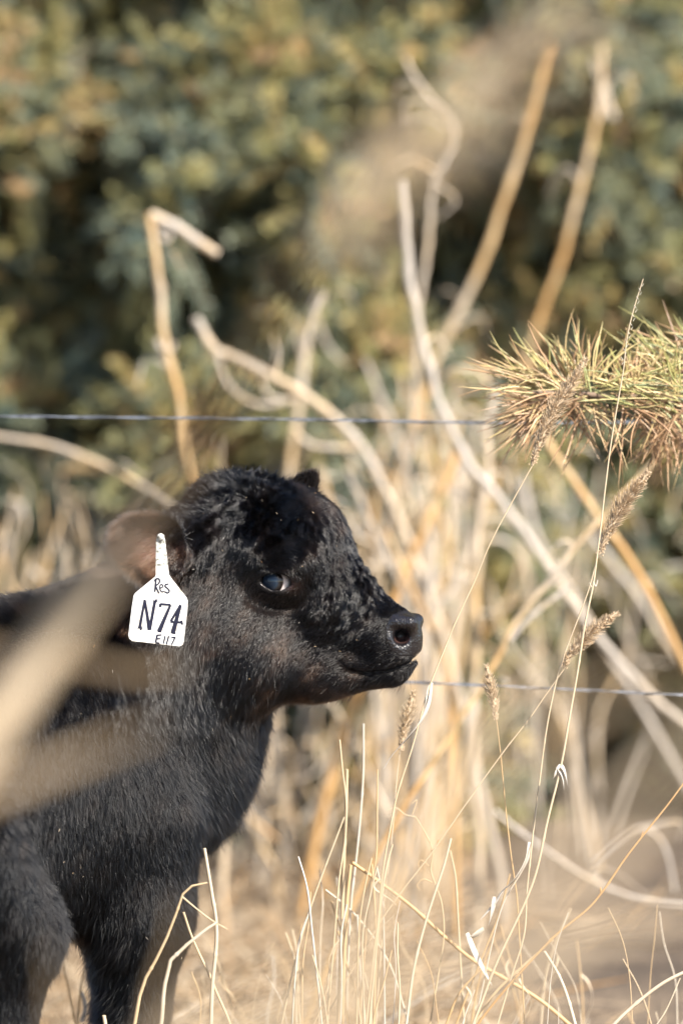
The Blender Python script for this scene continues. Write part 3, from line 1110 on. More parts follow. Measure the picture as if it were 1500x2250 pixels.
calf = thing('calf', 'young black calf in profile with a woolly poll and damp shiny nose', 'calf', BO)
body = mesh_obj('body', CV, CF, body_mat(), calf)
for nm, arr in (('bare', bare), ('pink', pink)):
    a = body.data.attributes.new(nm, 'FLOAT', 'POINT')
    a.data.foreach_set('value', arr.astype(np.float32))


# eyes
def eye_mat():
    m, nt, out = new_mat('eye')
    N, L = nt.nodes, nt.links
    at = N.new('ShaderNodeAttribute'); at.attribute_name = 'tint'
    r = ramp(nt, [(0.0, (0.004, 0.008, 0.016)), (0.30, (0.008, 0.016, 0.030)), (0.45, (0.016, 0.026, 0.042)), (0.55, (0.020, 0.018, 0.018)), (0.66, (0.008, 0.007, 0.007)), (0.79, (0.02, 0.012, 0.01)), (0.83, (0.50, 0.43, 0.42)), (1.0, (0.66, 0.60, 0.58))])
    L.new(at.outputs['Fac'], r.inputs['Fac'])
    p = N.new('ShaderNodeBsdfPrincipled')
    L.new(r.outputs['Color'], p.inputs['Base Color'])
    p.inputs['Roughness'].default_value = 0.6
    p.inputs['Specular IOR Level'].default_value = 0.0
    p.inputs['Coat Weight'].default_value = 1.0
    p.inputs['Coat Roughness'].default_value = 0.02
    p.inputs['Coat IOR'].default_value = 1.45
    L.new(p.outputs[0], out.inputs['Surface'])
    return m


emat = eye_mat()


def eyeball(c, gaze):
    nu, nv_ = 48, 28
    V = [[0, 0, 1.0]]
    for j in range(1, nv_):
        for i in range(nu):
            th = math.pi * j / nv_; ph = 2 * math.pi * i / nu
            V.append([math.sin(th) * math.cos(ph), math.sin(th) * math.sin(ph), math.cos(th)])
    V.append([0, 0, -1.0])
    V = np.array(V)
    F4 = np.array([[1 + (j - 1) * nu + i, 1 + (j - 1) * nu + (i + 1) % nu, 1 + j * nu + (i + 1) % nu, 1 + j * nu + i] for j in range(1, nv_ - 1) for i in range(nu)])
    F3 = np.array([[0, 1 + (i + 1) % nu, 1 + i] for i in range(nu)][::1])
    n0 = 1 + (nv_ - 2) * nu
    F3b = np.array([[len(V) - 1, n0 + i, n0 + (i + 1) % nu] for i in range(nu)])
    ang = np.arccos(np.clip(V @ gaze, -1, 1))
    bulge = 1 + 0.05 * np.clip(1 - (ang / 0.75) ** 2, 0, 1)
    V2 = c + V * EYE_R * bulge[:, None]
    return V2, [F4[:, ::-1], F3[:, ::-1], F3b[:, ::-1]], np.clip(ang / 1.1, 0, 1)


g1 = norm(-HL * 0.985 + HH * (-0.17) + ZZ * 0.02)
v, f, tn = eyeball(EYE_C, g1)
mesh_obj('eyeball', v, f, emat, calf, tn)
g2 = norm(HL * 0.985 + HH * (0.12) + ZZ * 0.06)
v, f, tn = eyeball(EYE_C2, g2)
mesh_obj('eyeball', v, f, emat, calf, tn)

# ------------------------------------------------------------------ fur
# (px, py, flow dx, flow dy (down), length mm, lift, curl, brown)
FC = np.array([
    (455, 1075, -.5, -.3, 15, .75, .9, .0), (560, 1060, .1, -.3, 14, .80, .9, .0), (510, 1120, -.2, .2, 15, .65, 1.0, .0), (620, 1090, .6, .0, 12, .65, .9, .0),
    (400, 1150, -.7, .0, 14, .60, .6, .0), (560, 1180, .4, .6, 13, .45, 1.1, .0), (640, 1150, .8, .4, 12, .45, 1.0, .0), (700, 1180, .8, .7, 9, .3, .8, .0),
    (640, 1190, .9, .1, 12, .35, 1.0, .1), (480, 1200, -.3, .9, 12, .4, .8, .1), (735, 1230, .5, .9, 8, .28, .7, .05), (540, 1240, -.4, .6, 8, .25, .5, .35),
    (600, 1225, .6, -.3, 6, .3, .4, .4), (680, 1250, .4, .7, 6, .2, .4, .5), (500, 1300, -.5, .8, 6, .22, .3, .35), (610, 1335, -.5, .5, 4, .2, .2, .4),
    (560, 1300, -.6, .5, 4, .2, .2, .4), (660, 1290, -.2, .5, 4, .2, .2, .7), (700, 1300, -.1, 1., 7, .22, .7, .3), (760, 1285, .4, .9, 9, .25, 1.2, .05),
    (740, 1330, -.1, 1., 10, .25, 1.4, .05), (790, 1330, .2, 1., 9, .25, 1.3, .05), (830, 1320, .6, .8, 6, .3, .7, .05), (770, 1375, -.6, .7, 8, .2, 1.2, .15),
    (700, 1380, -.8, .5, 6, .2, .6, .35), (840, 1370, -.7, .5, 3, .25, .3, .1), (820, 1430, -.9, .2, 2.5, .25, .2, .25), (850, 1460, -.6, .5, 2.5, .3, .2, .2),
    (640, 1420, -.7, .6, 6, .22, .3, .5), (560, 1400, -.6, .8, 7, .25, .4, .45), (500, 1420, -.5, .9, 8, .28, .4, .55), (450, 1350, -.6, .8, 8, .3, .4, .45),
    (760, 1440, -.9, .3, 4, .22, .3, .3), (760, 1500, -.8, .5, 6, .3, .3, .7), (840, 1500, -.6, .6, 4, .35, .2, .2), (680, 1500, -.6, .8, 8, .3, .4, .65),
    (600, 1520, -.3, .9, 11, .35, .5, .5), (560, 1570, .1, 1., 16, .45, .6, .2), (500, 1530, -.1, 1., 14, .3, .5, .3), (640, 1560, .3, .9, 13, .5, .5, .4), (430, 1420, -.3, .9, 12, .3, .4, .5),
    (410, 1230, -.5, .6, 10, .5, .9, .6), (320, 1200, -.8, .3, 8, .35, .6, 1.6), (260, 1200, -.9, .2, 13, .5, .5, 1.4), (330, 1140, -.3, -.6, 11, .6, .5, 1.2), (300, 1280, -.3, .8, 14, .6, .5, 1.2),
    (655, 1060, .3, -.8, 6, .3, .3, .7), (690, 1100, .5, -.4, 6, .4, .3, .7),
    (400, 1480, .2, 1., 16, .25, .5, .2), (420, 1600, .30, 1., 18, .25, .5, .1), (530, 1620, .35, .9, 18, .5, .4, .4), (560, 1680, .5, .9, 22, .5, .4, .4), (480, 1740, .35, 1., 19, .32, .5, .0),
    (520, 1800, .3, 1., 24, .5, .4, .1), (300, 1500, .0, 1., 15, .25, .5, .2), (330, 1650, .1, 1., 16, .25, .6, .05), (300, 1800, .0, 1., 15, .25, .6, .0), (180, 1560, -.4, .8, 14, .35, .9, .0),
    (200, 1700, -.2, 1., 14, .3, .7, .0), (160, 1900, -.1, 1., 13, .3, .5, .0), (40, 1800, -.2, 1., 17, .4, 1., .0), (60, 1980, -.1, 1., 16, .3, .7, .0), (180, 2060, -.4, .9, 22, .4, .7, .0),
    (400, 1900, .2, 1., 14, .3, .5, .0), (290, 2000, .0, 1., 13, .3, .6, .0), (420, 2060, .4, .9, 13, .35, .4, .0), (350, 2150, .1, 1., 12, .3, .4, .0), (390, 2230, .3, 1., 12, .3, .4, .1),
    (230, 2100, -.8, .6, 24, .6, .7, .0), (225, 2200, -.8, .5, 22, .6, .7, .05), (260, 2150, -.4, .9, 15, .35, .6, .0), (60, 2180, -.1, 1., 13, .3, .5, .0),
    (150, 1300, -.9, .15, 15, .55, .4, .3), (40, 1330, -.9, .2, 16, .55, .4, .3), (100, 1450, -.5, .7, 14, .35, .7, .1), (-200, 1500, -.6, .7, 15, .4, .6, .1), (-200, 2000, -.2, 1, 14, .4, .6, .1),
], float)


def flow(x, y):
    out = np.zeros((len(x), 6))
    for i0 in range(0, len(x), 40000):
        xs, ys = x[i0:i0 + 40000, None], y[i0:i0 + 40000, None]
        d2 = (xs - FC[:, 0]) ** 2 + (ys - FC[:, 1]) ** 2
        d2n = d2 - d2.min(1, keepdims=True)
        wgt = np.exp(-d2n / (2 * 48 ** 2)) / (d2 + 900)
        wgt /= wgt.sum(1, keepdims=True)
        out[i0:i0 + 40000] = wgt @ FC[:, 2:]
    return out


def fur_mat(name, wet=False):
    m, nt, out = new_mat(name)
    N, L = nt.nodes, nt.links
    at = N.new('ShaderNodeAttribute'); at.attribute_name = 'brown'
    h = N.new('ShaderNodeBsdfHairPrincipled')
    h.parametrization = 'COLOR'
    r = ramp(nt, [(0.0, (0.0016, 0.0018, 0.0026)), (0.5, (0.0065, 0.0048, 0.0044)), (0.85, (0.024, 0.014, 0.010)), (1.0, (0.09, 0.055, 0.038))])
    L.new(at.outputs['Fac'], r.inputs['Fac'])
    L.new(r.outputs['Color'], h.inputs['Color'])
    h.inputs['Roughness'].default_value = 0.24
    h.inputs['IOR'].default_value = 1.36
    h.inputs['Radial Roughness'].default_value = 0.45
    h.inputs['Coat'].default_value = 0.15
    h.inputs['Random Roughness'].default_value = 0.4
    L.new(h.outputs[0], out.inputs['Surface'])
    return m


def make_fur(name, N, dens, seed, rad, mat, lmul=1.0, lmin=0.0042, up=0.0):
    r = np.random.default_rng(seed)
    fc = CV[CF].mean(1)
    fx, fy = topx(fc)
    wgt = CA * dens(fx, fy, fc)
    wgt = wgt / wgt.sum()
    fi = r.choice(len(CF), N, p=wgt)
    a, b = r.random((2, N))
    q = CV[CF[fi]]
    root = (q[:, 0] * ((1 - a) * (1 - b))[:, None] + q[:, 1] * (a * (1 - b))[:, None] + q[:, 2] * (a * b)[:, None] + q[:, 3] * ((1 - a) * b)[:, None])
    qn = CN[CF[fi]]
    nrm = norm(qn[:, 0] * ((1 - a) * (1 - b))[:, None] + qn[:, 1] * (a * (1 - b))[:, None] + qn[:, 2] * (a * b)[:, None] + qn[:, 3] * ((1 - a) * b)[:, None])
    x, y = topx(root)
    bm = bare_mask(x, y, root)
    keep = (bm < 0.35) & (root[:, 2] > 0.045)
    root, nrm, x, y = root[keep], nrm[keep], x[keep], y[keep]
    n = len(root)
    fl = flow(x, y)
    isb = (y > 1600) | (x < 240)
    side = np.where(isb[:, None], RT * 0.8 + FW * 0.2, HH)
    dirw = side * fl[:, 0:1] - ZZ * fl[:, 1:2]
    tang = norm(dirw - nrm * (dirw * nrm).sum(1, keepdims=True))
    L = fl[:, 2] * 1e-3 * np.where(isb | (y > 1540), 0.95, 1.05)
    L = np.maximum(L * lmul, lmin)
    lift = fl[:, 3]; curl = np.clip(fl[:, 4] - 0.35, 0, 2) * np.where(isb, 0.28, 0.62); brown = fl[:, 5]
    big = Waves(0.035, 14, 91)(root); mid = Waves(0.012, 18, 92)(root); lenw = Waves(0.05, 10, 93, 1)(root)[:, 0]
    L = L * (1 + 0.10 * lenw) * r.uniform(0.6, 1.15, n)
    stray = r.random(n) < 0.04
    L = np.where(stray, L * 1.35, L)
    lift = np.clip(lift * 1.3 * r.uniform(0.6, 1.35, n) + up + np.where(stray, 0.3, 0), 0.08, 1.3)
    K = 6
    pts = np.empty((n, K, 3))
    p = root - nrm * 0.0004
    pts[:, 0] = p
    d0 = norm(tang + nrm * lift[:, None] + (big * 0.28 + mid * 0.30) * curl[:, None] + r.normal(0, 0.20, (n, 3)))
    W2 = Waves(0.0065, 16, 94)
    d = d0
    for k in range(1, K):
        d = norm(d + W2(p) * (0.36 * curl[:, None]) * (L[:, None] / 0.012) ** 0.6 - nrm * 0.07 * (d * nrm).sum(1, keepdims=True) + np.array([0, 0, -0.02]))
        # never dive back under the skin
        nd = (d * nrm).sum(1, keepdims=True)
        d = norm(d + nrm * np.maximum(0.05 - nd, 0))
        p = p + d * (L[:, None] / (K - 1))
        pts[:, k] = p
    # wet-looking clumps
    cell = 0.0024
    qk = np.floor((root + Waves(0.008, 10, 95)(root) * 0.0011) / cell).astype(np.int64)
    key = (qk[:, 0] * 73856093) ^ (qk[:, 1] * 19349663) ^ (qk[:, 2] * 83492791)
    uq, inv = np.unique(key, return_inverse=True)
    cn = np.bincount(inv)
    amt = np.clip(0.22 + 0.45 * curl, 0, 0.7) * r.uniform(0.5, 1, n)
    for k in range(1, K):
        ctr = np.stack([np.bincount(inv, pts[:, k, j]) for j in range(3)], -1) / cn[:, None]
        f = (amt * (k / (K - 1)) ** 1.2)[:, None]
        pts[:, k] = pts[:, k] * (1 - f) + ctr[inv] * f
    prof = np.array([1.0, 1.0, 0.9, 0.75, 0.5, 0.12])
    R = rad * r.uniform(0.7, 1.3, n)[:, None] * prof[None] * (0.7 + 0.3 * np.clip(L / 0.012, 0, 1.5))[:, None]
    c = bpy.data.hair_curves.new(name)
    c.add_curves([K] * n)
    org = np.array(calf.location)
    c.points.foreach_set('position', (pts - org).astype(np.float32).reshape(-1))
    c.points.foreach_set('radius', R.astype(np.float32).reshape(-1))
    at = c.attributes.new('brown', 'FLOAT', 'CURVE')
    bn = Waves(0.03, 12, 96, 1)(root)[:, 0]
    brown = np.where((y > 1440) & (x < 560) & (y + 0.9 * x < 2010) | (y > 1600), brown * 0.3, brown)
    at.data.foreach_set('value', np.clip(brown + 0.12 * bn + r.normal(0, 0.12, n), 0, 1).astype(np.float32))
    c.materials.append(mat)
    o = bpy.data.objects.new(name, c)
    link(o, calf)
    o['kind'] = 'stuff'
    return o


FURMAT = fur_mat('calf_hair')
FURMAT.node_tree.nodes['Principled Hair BSDF'].inputs['IOR'].default_value = 1.36
HEADMAT = fur_mat('calf_head_hair')
HEADMAT.node_tree.nodes['Principled Hair BSDF'].inputs['IOR'].default_value = 1.46
HEADMAT.node_tree.nodes['Principled Hair BSDF'].inputs['Coat'].default_value = 0.45


def dens_head(x, y, P):
    near = np.where(P[:, 1] < 4.03, 1.0, 0.25)
    return near * ((x > 235) & (y < 1600)) * np.where(x > 380, 1.0, 0.8)


def dens_body(x, y, P):
    vis = (x > -120) & (P[:, 2] > 0.12)
    return np.where(vis, 1.0, 0.22) * ~((x > 235) & (y < 1560))


FUR = True
if FUR:
    make_fur('head_fur', 420000, dens_head, 201, 0.0001, HEADMAT)
    make_fur('body_fur', 480000, dens_body, 202, 0.000125, FURMAT)

    def dens_whisker(x, y, P):
        m = np.exp(-((x - 880) ** 2 + (y - 1470) ** 2) / 45 ** 2) + 0.7 * np.exp(-((x - 780) ** 2 / 90 ** 2 + (y - 1520) ** 2 / 22 ** 2))
        return m + 0.5 * np.exp(-((x - 640) ** 2 / 60 ** 2 + (y - 1550) ** 2 / 25 ** 2))
    make_fur('whiskers', 420, dens_whisker, 203, 0.00010, FURMAT, 1.0, 0.016, 0.5)

    def dens_poll(x, y, P):
        return np.exp(-((x - 540) ** 2 / 130 ** 2 + (y - 1075) ** 2 / 45 ** 2)) + 0.5 * np.exp(-((x - 400) ** 2 / 50 ** 2 + (y - 1160) ** 2 / 60 ** 2))
    make_fur('poll_tuft', 9000, dens_poll, 204, 0.00012, HEADMAT, 1.35, 0.012, 0.35)

    def dens_fringe(x, y, P):
        return np.exp(-((x - 225) ** 2 / 22 ** 2 + (y - 2150) ** 2 / 80 ** 2)) + 0.8 * np.exp(-((x - 540) ** 2 / 45 ** 2 + (y - 1690) ** 2 / 130 ** 2)) + 0.5 * np.exp(-((x - 575) ** 2 / 50 ** 2 + (y - 1575) ** 2 / 30 ** 2))
    make_fur('chest_fringe', 16000, dens_fringe, 205, 0.00013, FURMAT, 1.25, 0.012, 0.35)

    # lashes along the upper lid, on both sides
    for E, sg in ((EYE_C, -1), (EYE_C2, 1)):
        nl = 46
        aa = np.linspace(0.25, math.pi - 0.35, nl)
        rl = np.random.default_rng(8)
        st_ = E + HL * sg * 0.0130 + HH * (0.0160 * np.cos(aa))[:, None] + ZZ * (0.0095 * np.sin(aa) + 0.001)[:, None]
        dl = norm(HL * sg * 1.0 - ZZ * 0.25 + HH * (0.35 * np.cos(aa))[:, None] + rl.normal(0, 0.12, (nl, 3)))
        q = np.linspace(0, 1, 6)
        Ll = rl.uniform(0.007, 0.012, nl)
        Pn = st_[:, None] + dl[:, None] * (Ll[:, None] * q)[..., None] + (ZZ * 0.9)[None, None] * (Ll[:, None] * q ** 2 * 0.35)[..., None]
        v, f, tn = tubes(Pn, np.array([1, 1, .9, .75, .5, .15])[None] * 0.00014 * np.ones((nl, 1)), 4)
        mesh_obj('eyelashes', v, f, M['ink'], calf, tn)['kind'] = 'stuff'

# ------------------------------------------------------------------ straw chaff caught in the coat
rc = np.random.default_rng(61)
fc = CV[CF].mean(1)
fx, fy = topx(fc)
wgt = CA * (fc[:, 1] < 4.02) * ((fx > 100) & (fx < 800)) * (np.exp(-((fx - 600) ** 2 + (fy - 1150) ** 2) / 110 ** 2) * 5 + 0.6)
fi = rc.choice(len(CF), 60, p=wgt / wgt.sum())
nn_ = CN[CF[fi]].mean(1)
c0 = fc[fi] + nn_ * 0.005
dd = norm(np.cross(nn_, rc.normal(size=(60, 3))) + 0.3 * rc.normal(size=(60, 3)))
q = np.linspace(-1, 1, 4)
Pn = c0[:, None] + dd[:, None] * (rc.uniform(0.0005, 0.0022, 60)[:, None] * q)[..., None]
v, f, tn = tubes(Pn, np.array([.5, 1, 1, .4])[None] * rc.uniform(0.0002, 0.0004, 60)[:, None], 5, 0.5)
tag(mesh_obj('chaff', v, f, M['straw'], tint=tn, origin=BO + ZZ * 0.7), 'tiny straw flecks caught in the calf\'s coat', 'chaff', kind='stuff')

# ------------------------------------------------------------------ the ear tag
tag_o = W(350, 1345, 3.872)
ear_tag = thing('ear_tag', 'white plastic ear tag with handwritten black marking, hanging from the calf\'s near ear', 'ear tag', tag_o)


def tagpt(cx, cy, off=0.0):
    """cx, cy in the tag drawing; the tag hangs as a plane tipped slightly from upright"""
    px, py = 250 + cx / 6.52, 1120 + cy / 6.52
    x = (px - 350) * 0.4844e-3; z = -(py - 1345) * 0.4844e-3
    return tag_o + np.array([x, -off + 0.06 * x - 0.05 * z, z])


outl = [(612, 930), (610, 600), (612, 440), (625, 380), (650, 352), (690, 345), (722, 368), (742, 420), (765, 640), (795, 930), (830, 985), (1045, 1262), (1060, 1310), (1056, 1420), (1000, 1900), (985, 1945), (940, 1966), (560, 1920), (265, 1885), (222, 1850), (208, 1800), (262, 1380), (288, 1225), (310, 1190)]
outl = np.array(outl[::-1], float)


def slab(name, o, thick, mat, parent, off=0.0, bev=0.0007):
    n = len(o)
    c = o.mean(0)
    def shrink(k):
        # inset along edge normals
        e = np.roll(o, -1, 0) - o; e2 = o - np.roll(o, 1, 0)
        nn = norm(norm(np.stack([e[:, 1], -e[:, 0]], -1)) + norm(np.stack([e2[:, 1], -e2[:, 0]], -1)))
        return o + nn * k
    sgn = 1
    q = shrink(4); 
    if np.ptp(q[:, 0]) > np.ptp(o[:, 0]):
        q = shrink(-4)
    rings = [np.array([tagpt(*p, off) for p in q]), np.array([tagpt(*p, off - bev) for p in o]), np.array([tagpt(*p, off - thick) for p in o])]
    V = np.concatenate(rings)
    import bmesh
    bm = bmesh.new()
    org = root_loc(parent)
    vs = [bm.verts.new(tuple(v - org)) for v in V]
    bm.faces.new(vs[:n])
    bm.faces.new(vs[2 * n:][::-1])
    for r_ in (0, 1):
        for i in range(n):
            j = (i + 1) % n
            bm.faces.new((vs[r_ * n + i], vs[r_ * n + j], vs[(r_ + 1) * n + j], vs[(r_ + 1) * n + i]))
    bmesh.ops.recalc_face_normals(bm, faces=bm.faces)
    me = bpy.data.meshes.new(name)
    bm.to_mesh(me); bm.free()
    me.materials.append(mat)
    return link(bpy.data.objects.new(name, me), parent)


i_ = [tuple(p) for p in outl]
stem_pts = np.array([(606, 800), (610, 600), (612, 440), (625, 380), (650, 352), (690, 345), (722, 368), (742, 420), (765, 640), (780, 790)][::-1], float)
panel_pts = np.array([(606, 800), (780, 790), (795, 930), (830, 985), (1045, 1262), (1060, 1310), (1056, 1420), (1000, 1900), (985, 1945), (940, 1966), (560, 1920), (265, 1885), (222, 1850), (208, 1800), (262, 1380), (288, 1225), (310, 1190), (590, 960), (606, 925)][::-1], float)
slab('tag_neck', stem_pts, 0.0016, M['tag_stem'], ear_tag, 0.0002)
slab('tag_panel', panel_pts, 0.0016, M['tag'], ear_tag, 0.0)


def ink(name, strokes):
    parts = []
    for pts, w0, w1 in strokes:
        P = catmull(np.array([tagpt(x, y, 0.00025) for x, y in pts]), 10 * len(pts))
        k = 0.4844e-3 / 6.52 / 2
        parts.append(tubes(P, np.linspace(w0, w1, len(P)) * k * 1.3, 8, 0.10, ref=(0, -1, 0.0), tint=0.5))
    v, f, t = join(parts)
    return mesh_obj(name, v, f, M['ink'], ear_tag, t)


S3 = lambda a, b: [a, ((2 * a[0] + b[0]) / 3, (2 * a[1] + b[1]) / 3), ((a[0] + 2 * b[0]) / 3, (a[1] + 2 * b[1]) / 3), b]
ink('ink_word', [([(608, 1000), (600, 1080), (592, 1175)], 22, 18), ([(588, 1020), (608, 990), (645, 985), (662, 1020), (640, 1060), (598, 1085)], 20, 18), (S3((600, 1085), (652, 1195)), 20, 18),
                 ([(668, 1120), (700, 1108), (705, 1078), (680, 1068), (664, 1100), (672, 1150), (700, 1175), (725, 1160)], 15, 15),
                 ([(785, 1062), (750, 1068), (740, 1095), (780, 1130), (798, 1165), (775, 1190), (730, 1170)], 19, 18)])
ink('ink_number', [(S3((448, 1285), (372, 1690)), 26, 34), ([(368, 1680), (378, 1695), (372, 1700)], 52, 52), (S3((450, 1300), (512, 1725)), 26, 42), (S3((515, 1725), (592, 1310)), 34, 34), ([(590, 1295), (598, 1302), (592, 1312)], 50, 46),
                   ([(668, 1395), (668, 1358), (700, 1350)], 26, 26), (S3((690, 1352), (818, 1362)), 26, 24), (S3((815, 1362), (650, 1745)), 26, 52), (S3((630, 1742), (685, 1748)), 20, 20),
                   (S3((958, 1362), (818, 1600)), 26, 28), (S3((815, 1605), (985, 1618)), 26, 26), (S3((958, 1365), (845, 1772)), 34, 54), (S3((828, 1762), (885, 1778)), 20, 20), (S3((968, 1590), (985, 1650)), 26, 22)])
ink('ink_code', [(S3((622, 1800), (600, 1905)), 22, 20), (S3((618, 1800), (685, 1796)), 18, 18), (S3((612, 1852), (668, 1850)), 18, 18), (S3((602, 1905), (658, 1918)), 18, 18),
                 (S3((735, 1812), (712, 1922)), 18, 16), (S3((788, 1812), (755, 1932)), 18, 16), (S3((826, 1838), (882, 1828)), 18, 16), (S3((882, 1828), (828, 1938)), 18, 16)])
# the stud that pins the tag through the ear
P = np.array([tagpt(680, 385, 0.001), tagpt(680, 385, 0.0022), tagpt(680, 385, 0.0026)])
v, f, t = tubes(P, np.array([0.0040, 0.0036, 0.0002]), 14, ref=(0, 0, 1))
mesh_obj('stud', v, f, M['tag_stem'], ear_tag, t)

# ------------------------------------------------------------------ pine bough caught on the wire
def needle_bunch(p, d, n, Lr, spread, tint, r, rad=0.00088, droop=0.12):
    L = r.uniform(Lr[0], Lr[1], n)
    dd = norm(d + r.normal(0, spread, (n, 3)))
    s = np.linspace(0, 1, 6)
    bend = r.normal(0, 0.16, (n, 3)) + np.array([0, 0, -droop])
    st = p + r.normal(0, 0.004, (n, 3))
    P = st[:, None] + dd[:, None] * (L[:, None] * s)[..., None] + bend[:, None] * (L[:, None] * s ** 2)[..., None]
    R = rad * r.uniform(0.8, 1.25, n)[:, None] * np.array([0.9, 1, 1, 1, .85, .25])
    return tubes(P, R, 5, 0.7, tint=np.clip(r.normal(tint, 0.13, n), 0, 1))


def pine_bough(label, axis_pts, Y, clusters, seed):
    r = np.random.default_rng(seed)
    A = catmull(np.array([W(p[0], p[1], p[2]) for p in axis_pts]), 40)
    t = thing('pine_bough', label, 'pine bough', A[0])
    v, f, tn = tubes(A, np.linspace(0.006, 0.0025, 40), 8, tint=0.6)
    mesh_obj('twig', v, f, M['bark'], t, tn)
    for (px, py, dY, dx, dy, n, l0, l1, spr, tint) in clusters:
        p = W(px, py, Y + dY)
        d = norm(RT * dx - ZZ * dy + FW * r.uniform(-0.35, 0.2))
        v, f, tn = needle_bunch(p, d, n, (l0, l1), spr, tint, r)
        o = mesh_obj('needle_cluster', v, f, M['pine'], t, tn)
        o['kind'] = 'stuff'
    return t


cl = []
rr_ = random.Random(4)
for i in range(30):                                   # green-gold fan at the tip
    s = i / 29
    px = 1165 + 150 * s + rr_.uniform(-15, 15)
    a = -2.95 + 1.75 * s + rr_.uniform(-0.25, 0.25)
    cl.append((px, 850 + rr_.uniform(-15, 15), rr_.uniform(-.03, .03), math.cos(a), math.sin(a), 4, 0.045, 0.083, 0.16, rr_.choice((0.35, 0.45, 0.52, 0.6, 0.7))))
for i in range(18):                                   # shorter ones along the top
    px = 1290 + 210 * rr_.random()
    a = rr_.uniform(-2.7, -0.7)
    cl.append((px, 852 + rr_.uniform(-15, 10), rr_.uniform(-.03, .03), math.cos(a), math.sin(a), 5, 0.03, 0.06, 0.22, rr_.choice((0.35, 0.5, 0.65))))
for i in range(24):                                   # gold needles lying back along the twig
    px = 1190 + 310 * rr_.random()
    cl.append((px, 862 + rr_.uniform(-28, 28), rr_.uniform(-.03, .02), rr_.choice((-1, 1, 1)), rr_.uniform(-.22, .2), 4, 0.045, 0.075, 0.16, rr_.choice((0.35, 0.5, 0.62, 0.75))))
for i in range(34):                                   # dead brown skirt
    px = 1190 + 310 * rr_.random()
    a = rr_.uniform(0.3, 2.9)
    cl.append((px, 885 + rr_.uniform(-15, 22), rr_.uniform(-.03, .03), math.cos(a), math.sin(a), 4, 0.03, 0.075, 0.36, rr_.choice((0.1, 0.2, 0.3, 0.42))))
for i in range(14):
    cl.append((1215 + rr_.uniform(-10, 20), 885, 0.0, -1, rr_.uniform(.0, .9), 7, 0.045, 0.075, 0.14, rr_.choice((0.05, 0.2, 0.35))))
pine_bough('green gold pine bough tip with a dead brown underside lying over the upper wire', [(1760, 930, 4.17), (1600, 895, 4.15), (1480, 880, 4.14), (1300, 868, 4.13), (1170, 862, 4.13)], 4.13, cl, 31)
cl = []
for i in range(40):
    s = rr_.random(); px = 1475 + 220 * s; a = rr_.uniform(-3.4, -1.0)
    cl.append((px, 800 - 40 * s + rr_.uniform(-20, 20), rr_.uniform(-.03, .03), math.cos(a), math.sin(a), 4, 0.045, 0.08, 0.22, rr_.choice((0.2, 0.45, 0.6, 0.9))))
for i in range(10):
    a = rr_.uniform(-3.0, -2.2)
    cl.append((1490, 830, 0, math.cos(a), math.sin(a), 5, 0.06, 0.085, 0.12, rr_.choice((0.15, 0.3, 0.7))))
pine_bough('sparser grey green pine bough entering above the gold needled one', [(1860, 700, 4.22), (1700, 760, 4.20), (1560, 800, 4.19), (1470, 830, 4.18)], 4.18, cl, 32)
cl = []
for i in range(44):
    s = rr_.random(); px = 1400 + 260 * s; a = rr_.uniform(0.4, 3.0)
    cl.append((px, 925 + rr_.uniform(-20, 30), rr_.uniform(-.03, .03), math.cos(a), math.sin(a), 4, 0.035, 0.065, 0.3, rr_.choice((0.02, 0.08, 0.2))))
pine_bough('dead reddish brown pine bough hanging lowest under the upper wire', [(1860, 990, 4.24), (1700, 960, 4.23), (1500, 925, 4.22), (1400, 915, 4.21)], 4.21, cl, 33)

# ------------------------------------------------------------------ grasses near the focal plane
def foxtail_head(P, r, width, n, seed, t, tint=0.55):
    rr = np.random.default_rng(seed)
    m = len(P)
    T = norm(np.gradient(P, axis=0))
    v1, f1, t1 = tubes(P, width * 0.24 * np.sin(np.linspace(0.25, math.pi - 0.25, m)) ** 0.5, 8, tint=tint)
    s = rr.random(n) * (m - 1.001)
    i = s.astype(int); fr = (s - i)[:, None]
    p = P[i] * (1 - fr) + P[i + 1] * fr
    rad = norm(np.cross(T[i], rr.normal(size=(n, 3))))
    prof = np.clip(np.sin(math.pi * np.clip(s / (m - 1), 0.03, 0.97)), 0.35, 1)
    d = norm(rad + T[i] * 0.75)
    L = width * prof * rr.uniform(0.6, 1.15, n)
    q = np.linspace(0, 1, 4)
    Pn = p[:, None] + d[:, None] * (L[:, None] * q)[..., None] + T[i][:, None] * (L[:, None] * q ** 2 * 0.25)[..., None]
    v2, f2, t2 = tubes(Pn, np.array([0.00045, 0.00042, 0.00036, 0.00016])[None] * np.ones((n, 1)), 3, tint=np.clip(rr.normal(tint, 0.12, n), 0, 1))
    # seeds
    n3 = n // 5
    s = rr.random(n3) * (m - 1.001); i = s.astype(int)
    rad = norm(np.cross(T[i], rr.normal(size=(n3, 3))))
    p = P[i] + rad * width * 0.27
    q = np.linspace(-1, 1, 5)
    Pn = p[:, None] + norm(rad * 0.5 + T[i])[:, None] * (q * 0.0013)[None, :, None]
    v3, f3, t3 = tubes(Pn, np.array([0.0001, 0.0006, 0.00075, 0.0005, 0.0001])[None] * np.ones((n3, 1)), 5, tint=tint - 0.15)
    v, f, tn = join([(v1, f1, t1), (v2, f2, t2), (v3, f3, t3)])
    o = mesh_obj('seed_head', v, f, M['fox'], t, tn)
    return o


